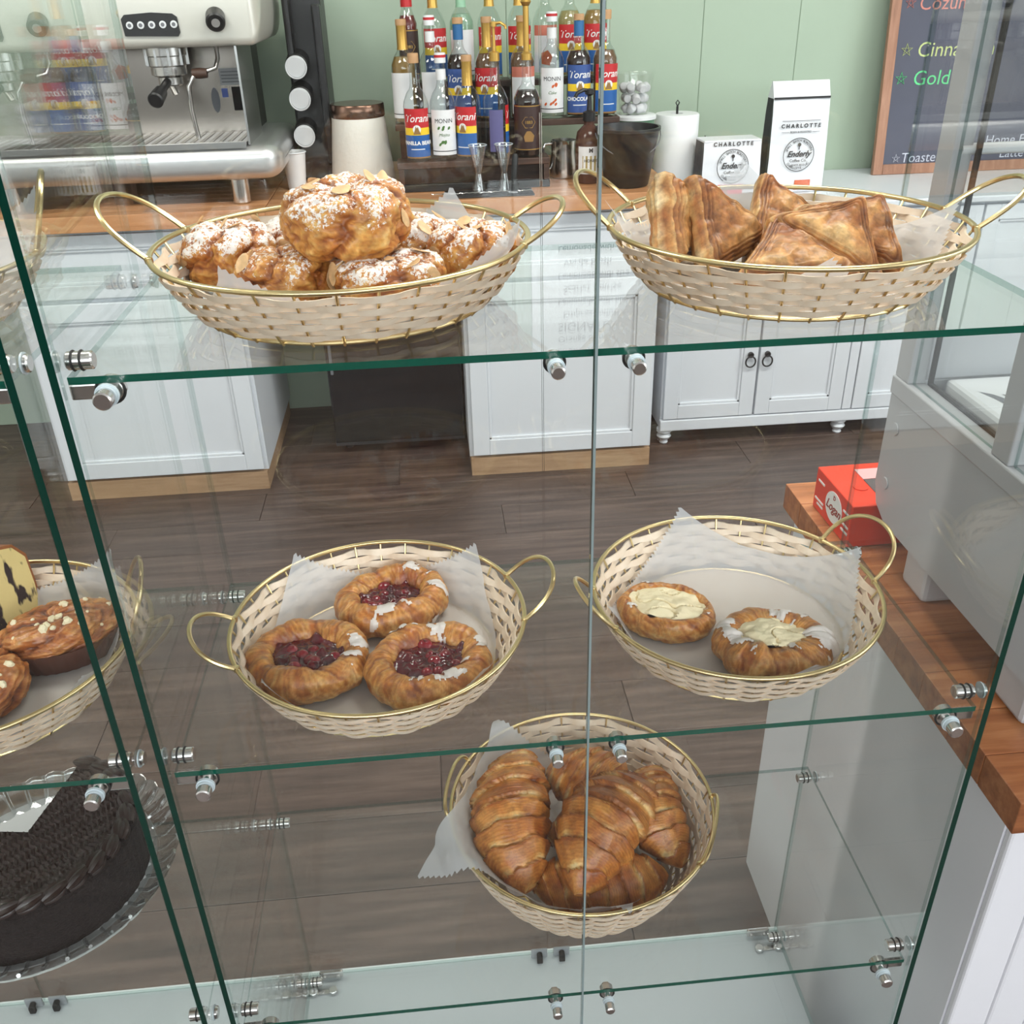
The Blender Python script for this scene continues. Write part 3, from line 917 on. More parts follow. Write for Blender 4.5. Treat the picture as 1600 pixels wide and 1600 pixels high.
MB().prism([(u * .93, w * .95 + .002) for u, w in prof], 'x', -.0165, .0165).build('crumb', M['loaf'], parent=lr)
MB().prism(prof, 'x', -.0155, .0155).build('crust', M['loaf_crust'], parent=lr)
# cake stand and chocolate cake
CX, CY, CZ = -.215, .158, Z1
M['cut_glass'] = glass_mat('moulded_glass', (.93, .95, .95), .20, .03, 2.0)
st = empty('cake_stand', (CX, CY, CZ + .0005)); tag(st, 'clear moulded glass cake stand with a ribbed rim', 'cake stand')
MB().lathe([(0, .0), (.055, .0), (.058, .004), (.03, .012), (.018, .03), (.018, .05), (.035, .066), (.06, .070), (0, .070)], 40).build('foot', M['cut_glass'], parent=st)
vs = []
nA = 160
profp = [(.0, .072), (.10, .072), (.125, .076), (.138, .088), (.141, .089), (.1385, .083), (.126, .0715), (.10, .068), (0, .068)]
for r, zz in profp:
    for j in range(nA):
        a = 2 * PI * j / nA
        k = 1 + (.018 * (abs(math.sin(a * 20)) - .5) if r > .11 else 0)
        vs.append((max(r, 1e-4) * k * math.cos(a), max(r, 1e-4) * k * math.sin(a), zz + (.0025 * abs(math.sin(a * 20)) if r > .12 else 0)))
MB().add(vs, gridf(len(profp), nA, False, True), 0, True).build('plate', M['cut_glass'], parent=st)
rib = MB().tube([(.112, 0, .0742), (.124, 0, .0775), (.1335, 0, .0865), (.139, 0, .091)], .0022, 6).mesh('rim_rib', M['cut_glass'])
for k in range(40): put('rim_rib', rib, st, rot=(0, 0, 2 * PI * k / 40))
ck = empty('chocolate_cake', (CX - .004, CY, CZ + .0755), (0, 0, 0)); tag(ck, 'dark chocolate layer cake with combed icing and a slice missing', 'cake')
M['choc_crumb'] = mat('chocolate_crumb', srgb(24, 14, 13), .85, var=.6, vscale=260, bump=1.0, bscale=320, bdist=.004)
M['choc_icing'] = mat('chocolate_icing', srgb(36, 19, 15), .34, var=.12, vscale=40, bump=.15, bscale=120)
M['choc_inside'] = mat('chocolate_sponge', srgb(32, 15, 14), .85, var=.4, vscale=180, bump=.8, bscale=240, bdist=.003)
MB().cyl((0, 0, -.003), (0, 0, -.0012), .118, 64).build('cake_board', M['white_plastic'], parent=ck)
A0, A1, CR, CH = R(-188), R(76), .112, .062
na = 150
vs, fs = [], []
angs = [A0 + (A1 - A0) * j / (na - 1) for j in range(na)]
for r, zz in ((.0, 0), (CR, 0), (CR + .001, .02), (CR, CH * .7), (CR - .003, CH - .004), (CR - .010, CH)):
    for a in angs:
        n = .0016 * mn.noise(Vector((math.cos(a) * 60, math.sin(a) * 60, zz * 600))) if r > .05 else 0
        vs.append(((r + n) * math.cos(a), (r + n) * math.sin(a), zz - .001))
MB().add(vs, gridf(6, na, False, False), 0, True).build('crumb_side', M['choc_crumb'], parent=ck, fix=False)
nr = 80
vs = []
for i in range(nr):
    r = (CR - .010) * i / (nr - 1)
    for a in angs:
        x, y = r * math.cos(a), r * math.sin(a)
        zz = CH + .0014 * math.sin((x * .75 + y * .66) * 1150 + 1.6 * math.sin((x * .66 - y * .75) * 420)) - .0005
        vs.append((x, y, zz))
MB().add(vs, gridf(nr, na, False, False), 0, True).build('combed_icing', M['choc_icing'], parent=ck, fix=False)
for a in (A0, A1):
    d = Vector((math.cos(a), math.sin(a), 0))
    MB().add([(0, 0, 0), tuple(d * CR), tuple(d * CR + Vector((0, 0, CH))), (0, 0, CH)], [(0, 1, 2, 3)]).build('cut_face', M['choc_inside'], parent=ck, fix=False)
sh = MB()
for q in range(9):
    t = q / 8 * PI
    pass
vs = []
for i in range(15):
    t = i / 14
    rr = (.0088 * math.sin(PI * min(1, t * .82 + .16)) ** .8)
    for j in range(28):
        a = 2 * PI * j / 28
        rg = rr * (1 + .14 * math.cos(7 * a))
        vs.append((.030 * (t - .5), rg * math.cos(a), rg * math.sin(a) * .75 + .001))
sh = MB().add(vs, gridf(15, 28, False, True), 0, True).mesh('piped_shell', M['choc_icing'], fix=False)
ns = 21
for k in range(ns):
    a = A0 + .10 + (A1 - A0 - .2) * k / (ns - 1)
    put('piped_shell', sh, ck, ((CR - .012) * math.cos(a), (CR - .012) * math.sin(a), CH + .003), (0, -.12, a + PI / 2 + .25))
# ------------------------------------------------------------------ lettering
_txt = {}
def text_mesh(s, size, material, shear=0.0, align='CENTER', bold=0.0, ext=.0003):
    key = (s, round(size, 4), material.name, shear, align, bold)
    if key in _txt: return _txt[key]
    c = bpy.data.curves.new('lettering', 'FONT')
    c.body, c.size, c.shear, c.align_x, c.align_y = s, size, shear, align, 'CENTER'
    c.offset, c.extrude, c.resolution_u = bold, ext, 3
    o = bpy.data.objects.new('lettering', c)
    me = bpy.data.meshes.new_from_object(o)
    me.name = 'lettering'
    bpy.data.objects.remove(o); bpy.data.curves.remove(c)
    me.materials.clear(); me.materials.append(material)
    _txt[key] = me
    return me
def wrap(me, r):
    """bend flat lettering (x right, y up) round a bottle of radius r, facing -y"""
    m = me.copy()
    for v in m.vertices:
        a = v.co.x / r
        rr = r + v.co.z
        v.co = Vector((rr * math.sin(a), -rr * math.cos(a), v.co.y))
    m.update()
    return m
def flat(me, parent, loc, rx=PI / 2, rz=0.0, name='lettering'):
    return put(name, me, parent, loc, (rx, 0, rz))

# ------------------------------------------------------------------ back counter
CY0, CTOP = 2.235, .705
wt = MB().box(-1.42, .985, CY0 + .002, WB - .002, CTOP - .044, CTOP - .006).build('counter_worktop', M['block'])
tag(wt, 'long butcher block worktop carrying the espresso machine and syrups', 'worktop')
stv = MB().box(-.6, .6, 0, .0585, CTOP - .045, CTOP, .0012).mesh('stave', M['block'])
for i in range(12):
    for k in range(2):
        put('stave', stv, wt, (-.818 + 1.203 * k, CY0 + .0592 * i, 0))
def shaker(parent, x0, x1, z0, z1, y, name='door', rail=.055, handle=None):
    """framed front: four rails round a recessed panel with a small step"""
    d = MB()
    d.box(x0, x0 + rail, y, y + .02, z0, z1, .002).box(x1 - rail, x1, y, y + .02, z0, z1, .002)
    d.box(x0 + rail, x1 - rail, y, y + .02, z0, z0 + rail, .002).box(x0 + rail, x1 - rail, y, y + .02, z1 - rail, z1, .002)
    o = d.build(name, M['white_paint'], parent=parent)
    MB().box(x0 + rail - .004, x1 - rail + .004, y + .010, y + .016, z0 + rail - .004, z1 - rail + .004).build('panel', M['white_paint'], parent=o)
    b = .009
    s = MB()
    for (a0, a1, c0, c1) in ((x0 + rail, x1 - rail, z0 + rail, z0 + rail + b), (x0 + rail, x1 - rail, z1 - rail - b, z1 - rail), (x0 + rail, x0 + rail + b, z0 + rail, z1 - rail), (x1 - rail - b, x1 - rail, z0 + rail, z1 - rail)):
        s.box(a0, a1, y + .004, y + .011, c0, c1, .002)
    s.build('moulding', M['white_paint'], parent=o)
    return o
def base_cabinet(x0, x1, label):
    root = empty('base_cabinet', (0, 0, 0)); tag(root, label, 'cabinet', 'white base cabinets under the worktop')
    y = 2.272
    MB().box(x0, x1, y + .021, WB - .03, -.145, CTOP - .0455).build('body', M['white_paint'], parent=root)
    MB().box(x0 + .004, x1 - .004, y + .004, WB - .05, FZ, -.146).build('plinth', M['toe'], parent=root)
    shaker(root, x0 + .012, x1 - .012, .46, CTOP - .06, y, 'drawer_front', .04)
    shaker(root, x0 + .012, x1 - .012, -.135, .445, y)
    return root
base_cabinet(-.988, -.336, 'white base cabinet under the espresso machine')
base_cabinet(.334, .950, 'white base cabinet under the syrup bottles')
# black under-counter fridge in the gap
fr = empty('mini_fridge', (0, 0, 0)); tag(fr, 'black under-counter fridge between the white cabinets', 'fridge')
MB().box(-.135, .328, 2.53, 2.90, FZ + .02, .60, .004).build('body', mat('fridge_grey', srgb(70, 74, 80), .4), parent=fr)
MB().box(-.130, .325, 2.49, 2.529, FZ + .05, .595, .006).build('door', M['black_gloss'], parent=fr)
MB().box(-.118, -.108, 2.478, 2.489, .1, .5, .003).build('handle', M['grey_dark'], parent=fr)
for xx in (-.09, .29):
    k = MB(); k.cyl((xx, 2.57, FZ), (xx, 2.57, FZ + .021), .015, 14); k.build('foot', M['black_rubber'], parent=fr)
# white sideboard with ring pulls
sb = empty('sideboard', (0, 0, 0)); tag(sb, 'white sideboard with ring pulls and turned feet', 'cabinet')
SBT, SBX0, SBX1, SBY = .615, 1.012, 2.42, 2.412
MB().box(SBX0 + .004, SBX1 - .004, SBY + .021, WB - .03, -.148, SBT - .02).build('body', M['white_paint'], parent=sb)
MB().box(SBX0 - .008, SBX1 + .01, SBY - .012, WB - .01, SBT - .02, SBT, .004).build('top', M['white_paint'], parent=sb)
MB().box(SBX0, SBX1, SBY - .004, SBY + .02, -.152, -.112, .003).build('bottom_rail', M['white_paint'], parent=sb)
for x0, x1, hx in ((1.022, 1.341, 1.313), (1.349, 1.665, 1.372), (1.705, 2.04, 2.01), (2.048, 2.40, 2.075)):
    d = shaker(sb, x0, x1, -.108, SBT - .03, SBY, 'door', .05)
    h = MB(); h.cyl((hx, SBY, .118), (hx, SBY - .012, .118), .010, 14, bev=.002); h.build('ring_boss', M['black_plastic'], parent=d)
    rg = MB(); rg.tube([(hx + .017 * math.sin(a), SBY - .010, .094 - .019 * math.cos(a)) for a in [2 * PI * k / 24 for k in range(24)]], .0028, 8, True); rg.build('ring_pull', M['black_plastic'], parent=d)
MB().box(1.669, 1.701, SBY + .002, SBY + .021, -.108, SBT - .03, .002).build('stile', M['white_paint'], parent=sb)
foot = MB().lathe([(0, 0), (.012, 0), (.016, .006), (.012, .014), (.020, .020), (.026, .030), (.020, .040), (.027, .048), (.027, .058), (0, .058)], 20).mesh('turned_foot', M['white_paint'])
for fx, fy in ((1.035, 2.44), (1.675, 2.44), (2.38, 2.44), (1.035, 2.88), (2.38, 2.88)): put('turned_foot', foot, sb, (fx, fy, FZ))

# ------------------------------------------------------------------ right-hand counter with butcher block
RX0, RX1, RY0, RY1, RTOP = .768, 1.62, .004, .618, .595
M['counter_white'] = mat('white_counter_paint', srgb(226, 226, 230), .5, var=.02, vscale=3, bump=.03, bscale=30)
rc = empty('serving_counter', (0, 0, 0)); tag(rc, 'white beadboard serving counter beside the glass case', 'counter')
MB().box(RX0, RX1, RY0 + .014, RY1 - .01, FZ, RTOP - .041).build('body', M['counter_white'], parent=rc)
bdm = MB().box(0, .0455, RY0 + .004, RY0 + .0145, FZ, RTOP - .042, .003).mesh('bead_board', M['counter_white'])
for k in range(18): put('bead_board', bdm, rc, (RX0 + .002 + .047 * k, 0, 0))
rw = MB().box(RX0 - .010, RX1 + .02, RY0 - .010, RY1 + .012, RTOP - .038, RTOP - .006).build('butcher_block_top', M['block_dark']); tag(rw, 'dark oiled butcher block top of the serving counter', 'worktop')
sw = .0638
stv2 = MB().box(-.013, .853 + .02, 0, sw - .0006, RTOP - .040, RTOP, .001).mesh('stave', M['block_dark'])
for k in range(10): put('stave', stv2, rw, (RX0, RY0 - .012 + sw * k, 0))
# refrigerated display on the counter
dp = empty('refrigerated_display', (0, 0, 0)); tag(dp, 'grey refrigerated countertop display with glass side window', 'display fridge')
DX0, DX1, DY0, DY1 = .800, 1.56, .045, .452
for lx, ly in ((.832, .118), (.832, .335), (1.50, .118), (1.50, .335)):
    MB().box(lx - .022, lx + .03, ly - .028, ly + .028, RTOP, RTOP + .066, .006).build('leg', M['grey_panel'], parent=dp)
lower = [(DY0, .650), (DY0, .812), (DY1, .812), (DY1, .690), (DY1 - .012, .664), (DY1 - .04, .650)]
MB().prism(lower, 'x', DX0, DX1).build('lower_body', M['grey_panel'], parent=dp)
rail = MB()
rail.box(DX0 - .002, DX0 + .024, DY0, DY1 + .002, .8125, .836, .002)
rail.box(DX1 - .024, DX1 + .002, DY0, DY1 + .002, .8125, .836, .002).box(DX0 + .024, DX1 - .024, DY1 - .022, DY1, .8125, .836, .002).box(DX0 + .024, DX1 - .024, DY0, DY0 + .02, .8125, .836, .002)
rail.build('sill_rail', M['grey_panel'], parent=dp)
for xx in (DX0, DX1 - .022):
    MB().box(xx, xx + .022, DY1 - .034, DY1, .836, 1.43, .002).build('rear_post', M['grey_panel'], parent=dp)
    MB().box(xx, xx + .022, .200, .232, .836, 1.43, .002).build('front_post', M['grey_panel'], parent=dp)
pf = MB()
for k in range(60): pf.box(DX0 + .0235, DX0 + .026, DY1 - .014, DY1 - .009, .85 + k * .0095, .8545 + k * .0095)
pf2 = MB().box(DX0 + .0222, DX0 + .0232, DY1 - .018, DY1 - .005, .838, 1.42).build('perforated_strip', M['steel_soft'], parent=dp)
pf.build('strip_slots', M['grey_dark'], parent=pf2); tag(pf2.children[0], kind='stuff')
MB().box(DX0, DX1, DY0, DY1, 1.4305, 1.47, .004).build('roof', M['grey_panel'], parent=dp)
pane('side_window', DX0 + .006, DX0 + .010, .2322, DY1 - .0342, .8362, 1.4298, 'x', M['edge_clear'], dp)
pane('front_window', DX0 + .024, DX1 - .024, .203, .207, .8362, 1.4298, 'y', M['edge_clear'], dp)
pane('rear_window', DX0 + .025, DX1 - .025, DY1 - .010, DY1 - .006, .8362, 1.4298, 'y', M['edge_clear'], dp)
MB().box(DX0 + .03, DX1 - .03, .215, DY1 - .025, .8125, .822).build('display_floor', M['steel_soft'], parent=dp)
tr = MB().box(DX0 + .045, DX1 - .06, .235, DY1 - .035, .8225, .842, .006).build('white_tray', M['white_plastic'], parent=dp)
for k in range(5):
    sl = MB()
    sv = []
    for q in range(11):
        t = -1 + q / 5
        for dx in (0, .011 * (1 - t * t) ** .5 + .001): sv.append((.862 + .021 * k + .010 * (1 - t * t) + dx, .325 + .045 * t - .010 * k, .8426))
    sl.add(sv, gridf(11, 2, False, False)); sl.build('tray_slot', M['grey_dark'], parent=tr, fix=False)
gk = MB().box(DX0 + .0242, DX0 + .029, .232, DY1 - .035, .8126, .8385).box(DX0 + .0242, DX0 + .029, DY1 - .0395, DY1 - .0345, .8386, 1.425)
gk.build('window_gasket', M['black_rubber'], parent=dp)
MB().box(DX0 + .026, DX1 - .026, DY1 - .024, DY1 - .012, .8365, .890, .002).build('rear_door_rail', M['grey_panel'], parent=dp)
MB().box(DX0 + .026, DX1 - .026, .046, .199, .8125, .822).build('front_ledge', M['steel_soft'], parent=dp)
pane('nose_window', DX0 + .006, DX0 + .010, .050, .199, .8362, 1.4298, 'x', M['edge_clear'], dp)
wr_ = MB(); wr_.tube([(DX0 + .01, DY1 - .03, 1.10), (DX0 + .3, DY1 - .03, 1.10), (DX1 - .02, DY1 - .03, 1.10)], .006, 10); wr_.build('shelf_rod', M['white_plastic'], parent=dp)
for k, (yy, zz) in enumerate(((.425, .775), (.10, .775), (.425, .70))):
    MB().cyl((DX0, yy, zz), (DX0 - .0016, yy, zz), .008, 16, bev=.0006).build('screw_cap', M['grey_panel'], parent=dp)

# red bakery box
rb = empty('bakery_box', (.772, .442, RTOP + .0005), (0, 0, .02)); tag(rb, 'red and orange cardboard bakery box on the butcher block', 'box')
M['red_card'] = mat('red_orange_card', srgb(226, 62, 36), .5, var=.03, vscale=10)
M['card_grey'] = mat('clear_window_film', srgb(92, 84, 90), .2, coat=.4)
BXW, BXD, BXH = .17, .118, .062
MB().box(0, BXW, 0, BXD, 0, BXH, .0015).build('carton', M['red_card'], parent=rb)
MB().box(.045, BXW - .01, .022, .070, BXH - .0005, BXH + .0008).build('film_window', M['card_grey'], parent=rb)
MB().box(.045, BXW - .01, .071, .100, BXH, BXH + .0010).build('paper_flap', mat('pink_paper', srgb(222, 178, 180), .6), parent=rb)
tb = MB(); tb.cyl((.032, .05, BXH), (.032, .05, BXH + .0012), .010, 20); tb.build('closing_tab', M['red_card'], parent=rb)
ov = MB(); ov.lathe([(0, 0), (1, 0), (1, .0008), (0, .0008)], 32)
ov.v = [(-.0003 - z, .052 + x * .026, .032 + y * .022) for x, y, z in ov.v]
lg = ov.build('oval_label', M['print_white'], parent=rb)
M['red_print'] = mat('red_brown_print', srgb(150, 44, 30), .5)
put('lettering', text_mesh('Logan', .019, M['red_print'], .35, bold=.0002), lg, (-.0013, .052, .031), (PI / 2, 0, -PI / 2))
put('lettering', text_mesh('D', .009, M['red_print'], 0, bold=.0002), lg, (-.0013, .052, .046), (PI / 2, 0, -PI / 2))
for yy, zz, ww in ((.098, .047, .020), (.098, .018, .028), (.094, .012, .020), (.016, .044, .016), (.015, .026, .022), (.014, .017, .020)):
    MB().box(-.0009, .0, yy - ww / 2, yy + ww / 2, zz - .0014, zz + .0014).build('print_line', M['print_white'], parent=rb)
# ------------------------------------------------------------------ espresso machine
em = empty('espresso_machine', (0, 0, 0)); tag(em, 'two-group stainless steel espresso machine on the back counter', 'espresso machine')
XL, XR, YF = -1.30, -.198, 2.300
def rounded(parent, name, y0, y1, z0, z1, r, x0, x1, m, endr):
    """body with a softly rounded end towards +x"""
    def prof(k):
        pts = []
        for cy, cz, a0 in ((y0 + r, z0 + r, 180), (y1 - r, z0 + r, 270), (y1 - r, z1 - r, 0), (y0 + r, z1 - r, 90)):
            for q in range(7):
                a = R(a0 + 15 * q)
                pts.append((cy + r * math.cos(a), cz + r * math.sin(a)))
        cy, cz = (y0 + y1) / 2, (z0 + z1) / 2
        return [(cy + (p[0] - cy) * (1 - (1 - k) * .35), cz + (p[1] - cz) * k) for p in pts]
    vs = []
    secs = [(x0, 1.0)] + [(x1 + endr * math.sin(t), max(.02, math.cos(t) ** .7)) for t in [PI / 2 * q / 8 for q in range(9)]]
    for xx, k in secs: vs += [(xx, a, b) for a, b in prof(k)]
    mb = MB(); mb.add(vs, gridf(len(secs), 28, False, True), 0, True)
    mb.add([(x0, a, b) for a, b in prof(1)], [tuple(range(28))])
    return mb.build(name, m, parent=parent)
M['cream_steel'] = mat('pale_satin_metal', srgb(226, 224, 214), .32, .35)
rounded(em, 'upper_body', YF, 2.80, 1.118, 1.42, .022, XL, XR, M['cream_steel'], .034)
rounded(em, 'lower_body', YF - .02, 2.80, .775, .868, .035, XL, XR - .01, M['steel_soft'], .052)
MB().box(XL, XR - .045, 2.52, 2.545, .868, 1.119).build('backsplash', mat('steel_wood_reflection', (.46, .42, .38), .25, 1.0), parent=em)  # dark warm metal colour paints in the wood reflected by the steel
MB().box(XR - .046, XR - .040, 2.30, 2.545, .868, 1.119).build('side_plate', M['steel'], parent=em)
MB().box(XL, XR - .06, 2.545, 2.80, .868, 1.119).build('boiler_housing', M['black_plastic'], parent=em)
tray = MB().box(XL, XR - .05, YF - .012, 2.52, .868, .877, .002).build('drip_tray', M['steel_soft'], parent=em)
gl = MB().box(-.006, .006, YF + .012, 2.51, .8771, .8785, .0005).mesh('grill_slat', mat('dark_steel', (.35, .33, .30), .35, 1.0))
for k in range(38): put('grill_slat', gl, tray, (XL + .05 + .0265 * k, 0, 0))
MB().box(XL, XR - .05, YF - .016, YF - .012, .862, .880, .001).build('tray_lip', M['gold'] if 0 else M['steel'], parent=em)
for gx in (-.445, -.900):
    c = MB(); c.prism([(gx - .075, 1.150), (gx + .062, 1.146), (gx + .068, 1.155), (gx + .066, 1.192), (gx + .055, 1.200), (gx, 1.204), (gx - .068, 1.200), (gx - .078, 1.190)], 'y', YF - .007, YF + .001)
    pn = c.build('button_panel', M['black_plastic'], parent=em)
    for k in range(5):
        bx = gx - .058 + .0285 * k
        q = MB(); q.cyl((bx, YF - .007, 1.175), (bx, YF - .010, 1.175), .0092, 18, bev=.001); b = q.build('button', M['white_plastic'], parent=pn)
        q = MB(); q.cyl((bx, YF - .010, 1.175), (bx, YF - .0106, 1.175), .0048, 12); q.build('button_mark', M['grey_dark'], parent=b)
    g = MB(); g.lathe([(0, 1.119), (.058, 1.119), (.058, 1.095), (.055, 1.092), (.055, 1.070), (.049, 1.066), (.049, 1.045), (.036, 1.040), (0, 1.040)], 28, Matrix.Translation((gx - .010, 2.43, 0)))
    gh = g.build('group_head', M['chrome'], parent=em)
    for k in range(10):
        a = 2 * PI * k / 10
        q = MB(); q.box(gx - .010 + .0572 * math.cos(a) - .003, gx - .010 + .0572 * math.cos(a) + .003, 2.43 + .0572 * math.sin(a) - .003, 2.43 + .0572 * math.sin(a) + .003, 1.07, 1.112); q.build('head_rib', M['steel'], parent=gh)
    p = MB(); p.cyl((gx - .010, 2.43, 1.042), (gx - .010, 2.43, 1.016), .034, 24, bev=.004); p.cyl((gx - .010, 2.43, 1.018), (gx - .004, 2.44, .995), .010, 12)
    pf_ = p.build('portafilter', M['chrome'], parent=em)
    h = MB(); h.cyl((gx - .012, 2.395, 1.028), (gx - .018, 2.325, 1.010), .011, 14); h.cyl((gx - .018, 2.325, 1.010), (gx - .022, 2.262, .994), .018, 18, bev=.004, r1=.021)
    h.build('portafilter_handle', M['black_plastic'], parent=pf_)
    k = MB(); k.cyl((gx + .165, YF + .001, 1.192), (gx + .170, YF - .038, 1.176), .025, 24, bev=.004); kb = k.build('steam_knob', M['black_plastic'], parent=em)
    q = MB(); q.cyl((gx + .1702, YF - .0375, 1.1762), (gx + .1705, YF - .0392, 1.1756), .011, 18); q.build('knob_mark', M['steel_soft'], parent=kb)
    s = MB(); s.tube([(gx + .140, 2.38, 1.12), (gx + .140, 2.375, 1.085), (gx + .132, 2.36, 1.062), (gx + .105, 2.345, 1.056), (gx + .075, 2.335, 1.046), (gx + .058, 2.33, 1.020), (gx + .055, 2.33, .96), (gx + .060, 2.335, .885)], .0062, 10)
    sw_ = s.build('steam_wand', M['chrome'], parent=em)
    g2 = MB(); g2.lathe([(0, -.02), (.012, -.02), (.014, 0), (.012, .02), (0, .02)], 12, Matrix.Translation((gx + .092, 2.34, 1.052)) @ Matrix.Rotation(PI / 2, 4, 'Y')); g2.build('wand_grip', M['rack_wood'], parent=sw_)
pl_ = MB().box(-.335, -.262, 2.517, 2.5195, 1.005, 1.050).build('rating_plate', M['grey_panel'], parent=em)
for k in range(4): MB().box(-.330, -.275, 2.5162, 2.517, 1.012 + .009 * k, 1.0145 + .009 * k).build('print_line', M['grey_dark'], parent=pl_)
MB().box(-.335, -.318, 2.517, 2.5195, .972, .996).build('blue_sticker', mat('blue_sticker', srgb(70, 96, 180), .4), parent=em)
MB().box(-.306, -.258, 2.516, 2.5195, .935, 1.000, .001).build('sight_window', M['black_gloss'], parent=em)
MB().lathe([(0, -.001), (1, -.001), (1, .001), (0, .001)], 24, Matrix.Translation((-.356, 2.519, .965)) @ Matrix.Rotation(PI / 2, 4, 'X') @ Matrix.Diagonal((.012, .034, 1, 1))).build('gauge_slot', M['grey_dark'], parent=em)
for fx in (-.292, -.935):
    for fy in (2.335, 2.74):
        q = MB(); q.cyl((fx, fy, CTOP + .0005), (fx, fy, .777), .026, 24, bev=.004); q.build('foot', M['chrome'], parent=em)

# ------------------------------------------------------------------ cup dispenser, canister, cups
cd = empty('cup_dispenser', (-.117, 2.60, CTOP + .0005)); tag(cd, 'tall black rack with three round cup tubes beside the espresso machine', 'cup dispenser')
MB().box(-.030, .085, .05, .20, 0, .52, .008).build('rack_body', M['black_plastic'], parent=cd)
MB().box(.060, .085, .0, .06, .05, .50, .006).build('side_fin', M['black_plastic'], parent=cd)
MB().box(-.022, -.002, -.01, .049, .36, .56, .008).build('side_fin', M['black_plastic'], parent=cd)
M['clear_tube'] = glass_mat('clear_plastic_tube', (.9, .9, .9), .07, .05)
for k, zz in enumerate((.145, .250, .338)):
    q = MB(); q.cyl((.0, -.012, zz), (.0, .055, zz + .012), .034, 26, bev=.003); q.build('cup_tube', M['black_plastic'], parent=cd)
    q = MB(); q.cyl((.0, -.030, zz - .002), (.0, -.012, zz), .0305, 26, bev=.003); cu = q.build('cup_end', M['white_plastic'], parent=cd)
    q = MB(); q.tube([(.0305 * math.cos(a), -.030, zz - .002 + .0305 * math.sin(a)) for a in [2 * PI * j / 28 for j in range(28)]], .0022, 6, True); q.build('cup_rim', M['white_plastic'], parent=cu)
def paper_cup(label, x, y, z, h, r0, r1, n=1):
    o = MB()
    for k in range(n):
        o.lathe([(0, k * .012 + .004), (r0 - .003, k * .012 + .004), (r0, k * .012), (r1, k * .012 + h), (r1 + .003, k * .012 + h + .002), (r1 + .001, k * .012 + h + .005), (r1 - .002, k * .012 + h), (r0 - .001, k * .012 + .006)], 28)
    e = empty('paper_cup', (x, y, z)); tag(e, label, 'cup')
    o.build('cup_wall', M['white_plastic'], parent=e)
    q = MB(); q.cyl((0, 0, .004), (0, 0, .006), r0 - .001, 24); q.build('cup_bottom', M['white_plastic'], parent=e)
    return e
paper_cup('white paper cup standing below the cup tubes', -.150, 2.510, CTOP + .0005, .105, .026, .036)
paper_cup('white paper cups nested behind the textured canister', .005, 2.72, CTOP + .0005, .105, .028, .037, 10)
cn = empty('canister', (.053, 2.56, CTOP + .0005)); tag(cn, 'tapered white textured canister with a bronze band', 'canister')
M['textured_white'] = mat('textured_white', srgb(232, 230, 222), .5, bump=.5, bscale=70, bdist=.003)
MB().lathe([(0, 0), (.098, 0), (.100, .006), (.080, .196), (0, .196)], 40).build('canister_body', M['textured_white'], parent=cn)
MB().lathe([(0, .196), (.0805, .196), (.0825, .199), (.0815, .231), (.079, .234), (0, .230)], 40).build('bronze_band', mat('bronze', srgb(120, 92, 78), .22, .9), parent=cn)

# ------------------------------------------------------------------ syrup rack and bottles
sr = empty('bottle_rack', (0, 0, 0)); tag(sr, 'stepped dark wooden rack under the syrup bottles', 'rack')
T = ((2.375, 2.465, .790), (2.485, 2.575, .882), (2.595, 2.70, .985))
for k, (y0, y1, zt) in enumerate(T):
    MB().box(.165, .62 if k == 0 else .850, y0, y1, zt - .018, zt, .002).build('tier', M['rack_wood'], parent=sr)
    MB().box(.175, .610, y1 - .018, y1 - .002, CTOP + .0005, zt - .0185).build('riser', M['rack_wood'], parent=sr)
MB().box(.165, .62, 2.375, 2.391, CTOP + .0005, CTOP + .022, .002).build('front_rail', M['black_plastic'], parent=sr)
for xx in (.168, .40, .602):
    MB().box(xx, xx + .016, 2.377, 2.446, CTOP + .0225, .7715).build('support', M['rack_wood'], parent=sr)
MB().box(.832, .848, 2.575, 2.595, CTOP + .0005, .866).build('support', M['rack_wood'], parent=sr)
MB().box(.832, .848, 2.66, 2.70, CTOP + .0005, .9665).build('support', M['rack_wood'], parent=sr)
M['bottle_glass'] = glass_mat('bottle_glass', (.90, .93, .92), .06, .02, 3.5)
LIQ = {}
def liquid(col):
    if col not in LIQ:
        t = NT('syrup'); t.set(Base_Color=col, Roughness=.12)
        tp = t.n('ShaderNodeBsdfTransparent'); tp.inputs[0].default_value = (*[min(1, c * 1.6 + .1) for c in col], 1)
        mx = t.n('ShaderNodeMixShader'); mx.inputs[0].default_value = .45
        t.l(t.b.outputs[0], mx.inputs[1]); t.l(tp.outputs[0], mx.inputs[2]); t.l(mx.outputs[0], t.out.inputs['Surface'])
        LIQ[col] = t.mat
    return LIQ[col]
LAB = {'red': mat('red_label', srgb(196, 36, 42), .45), 'yellow': mat('yellow_label', srgb(246, 206, 40), .45), 'blue': mat('blue_label', srgb(28, 92, 164), .45),
       'navy': mat('navy_label', srgb(52, 84, 150), .45), 'white': mat('white_label', srgb(236, 236, 238), .45), 'brown': mat('dark_brown_label', srgb(60, 40, 38), .4), 'pink': mat('pink_label', srgb(206, 120, 100), .45), 'orange': mat('orange_label', srgb(206, 92, 40), .5), 'kraft': mat('bare_seal', srgb(170, 150, 90), .5), 'green': mat('leaf_green_print', srgb(80, 120, 60), .5), 'tan': mat('tan_print', srgb(150, 112, 60), .5), 'violet': mat('violet_back_label', srgb(96, 92, 140), .5)}
CORK = mat('cork', srgb(190, 148, 106), .6, var=.1, vscale=60)
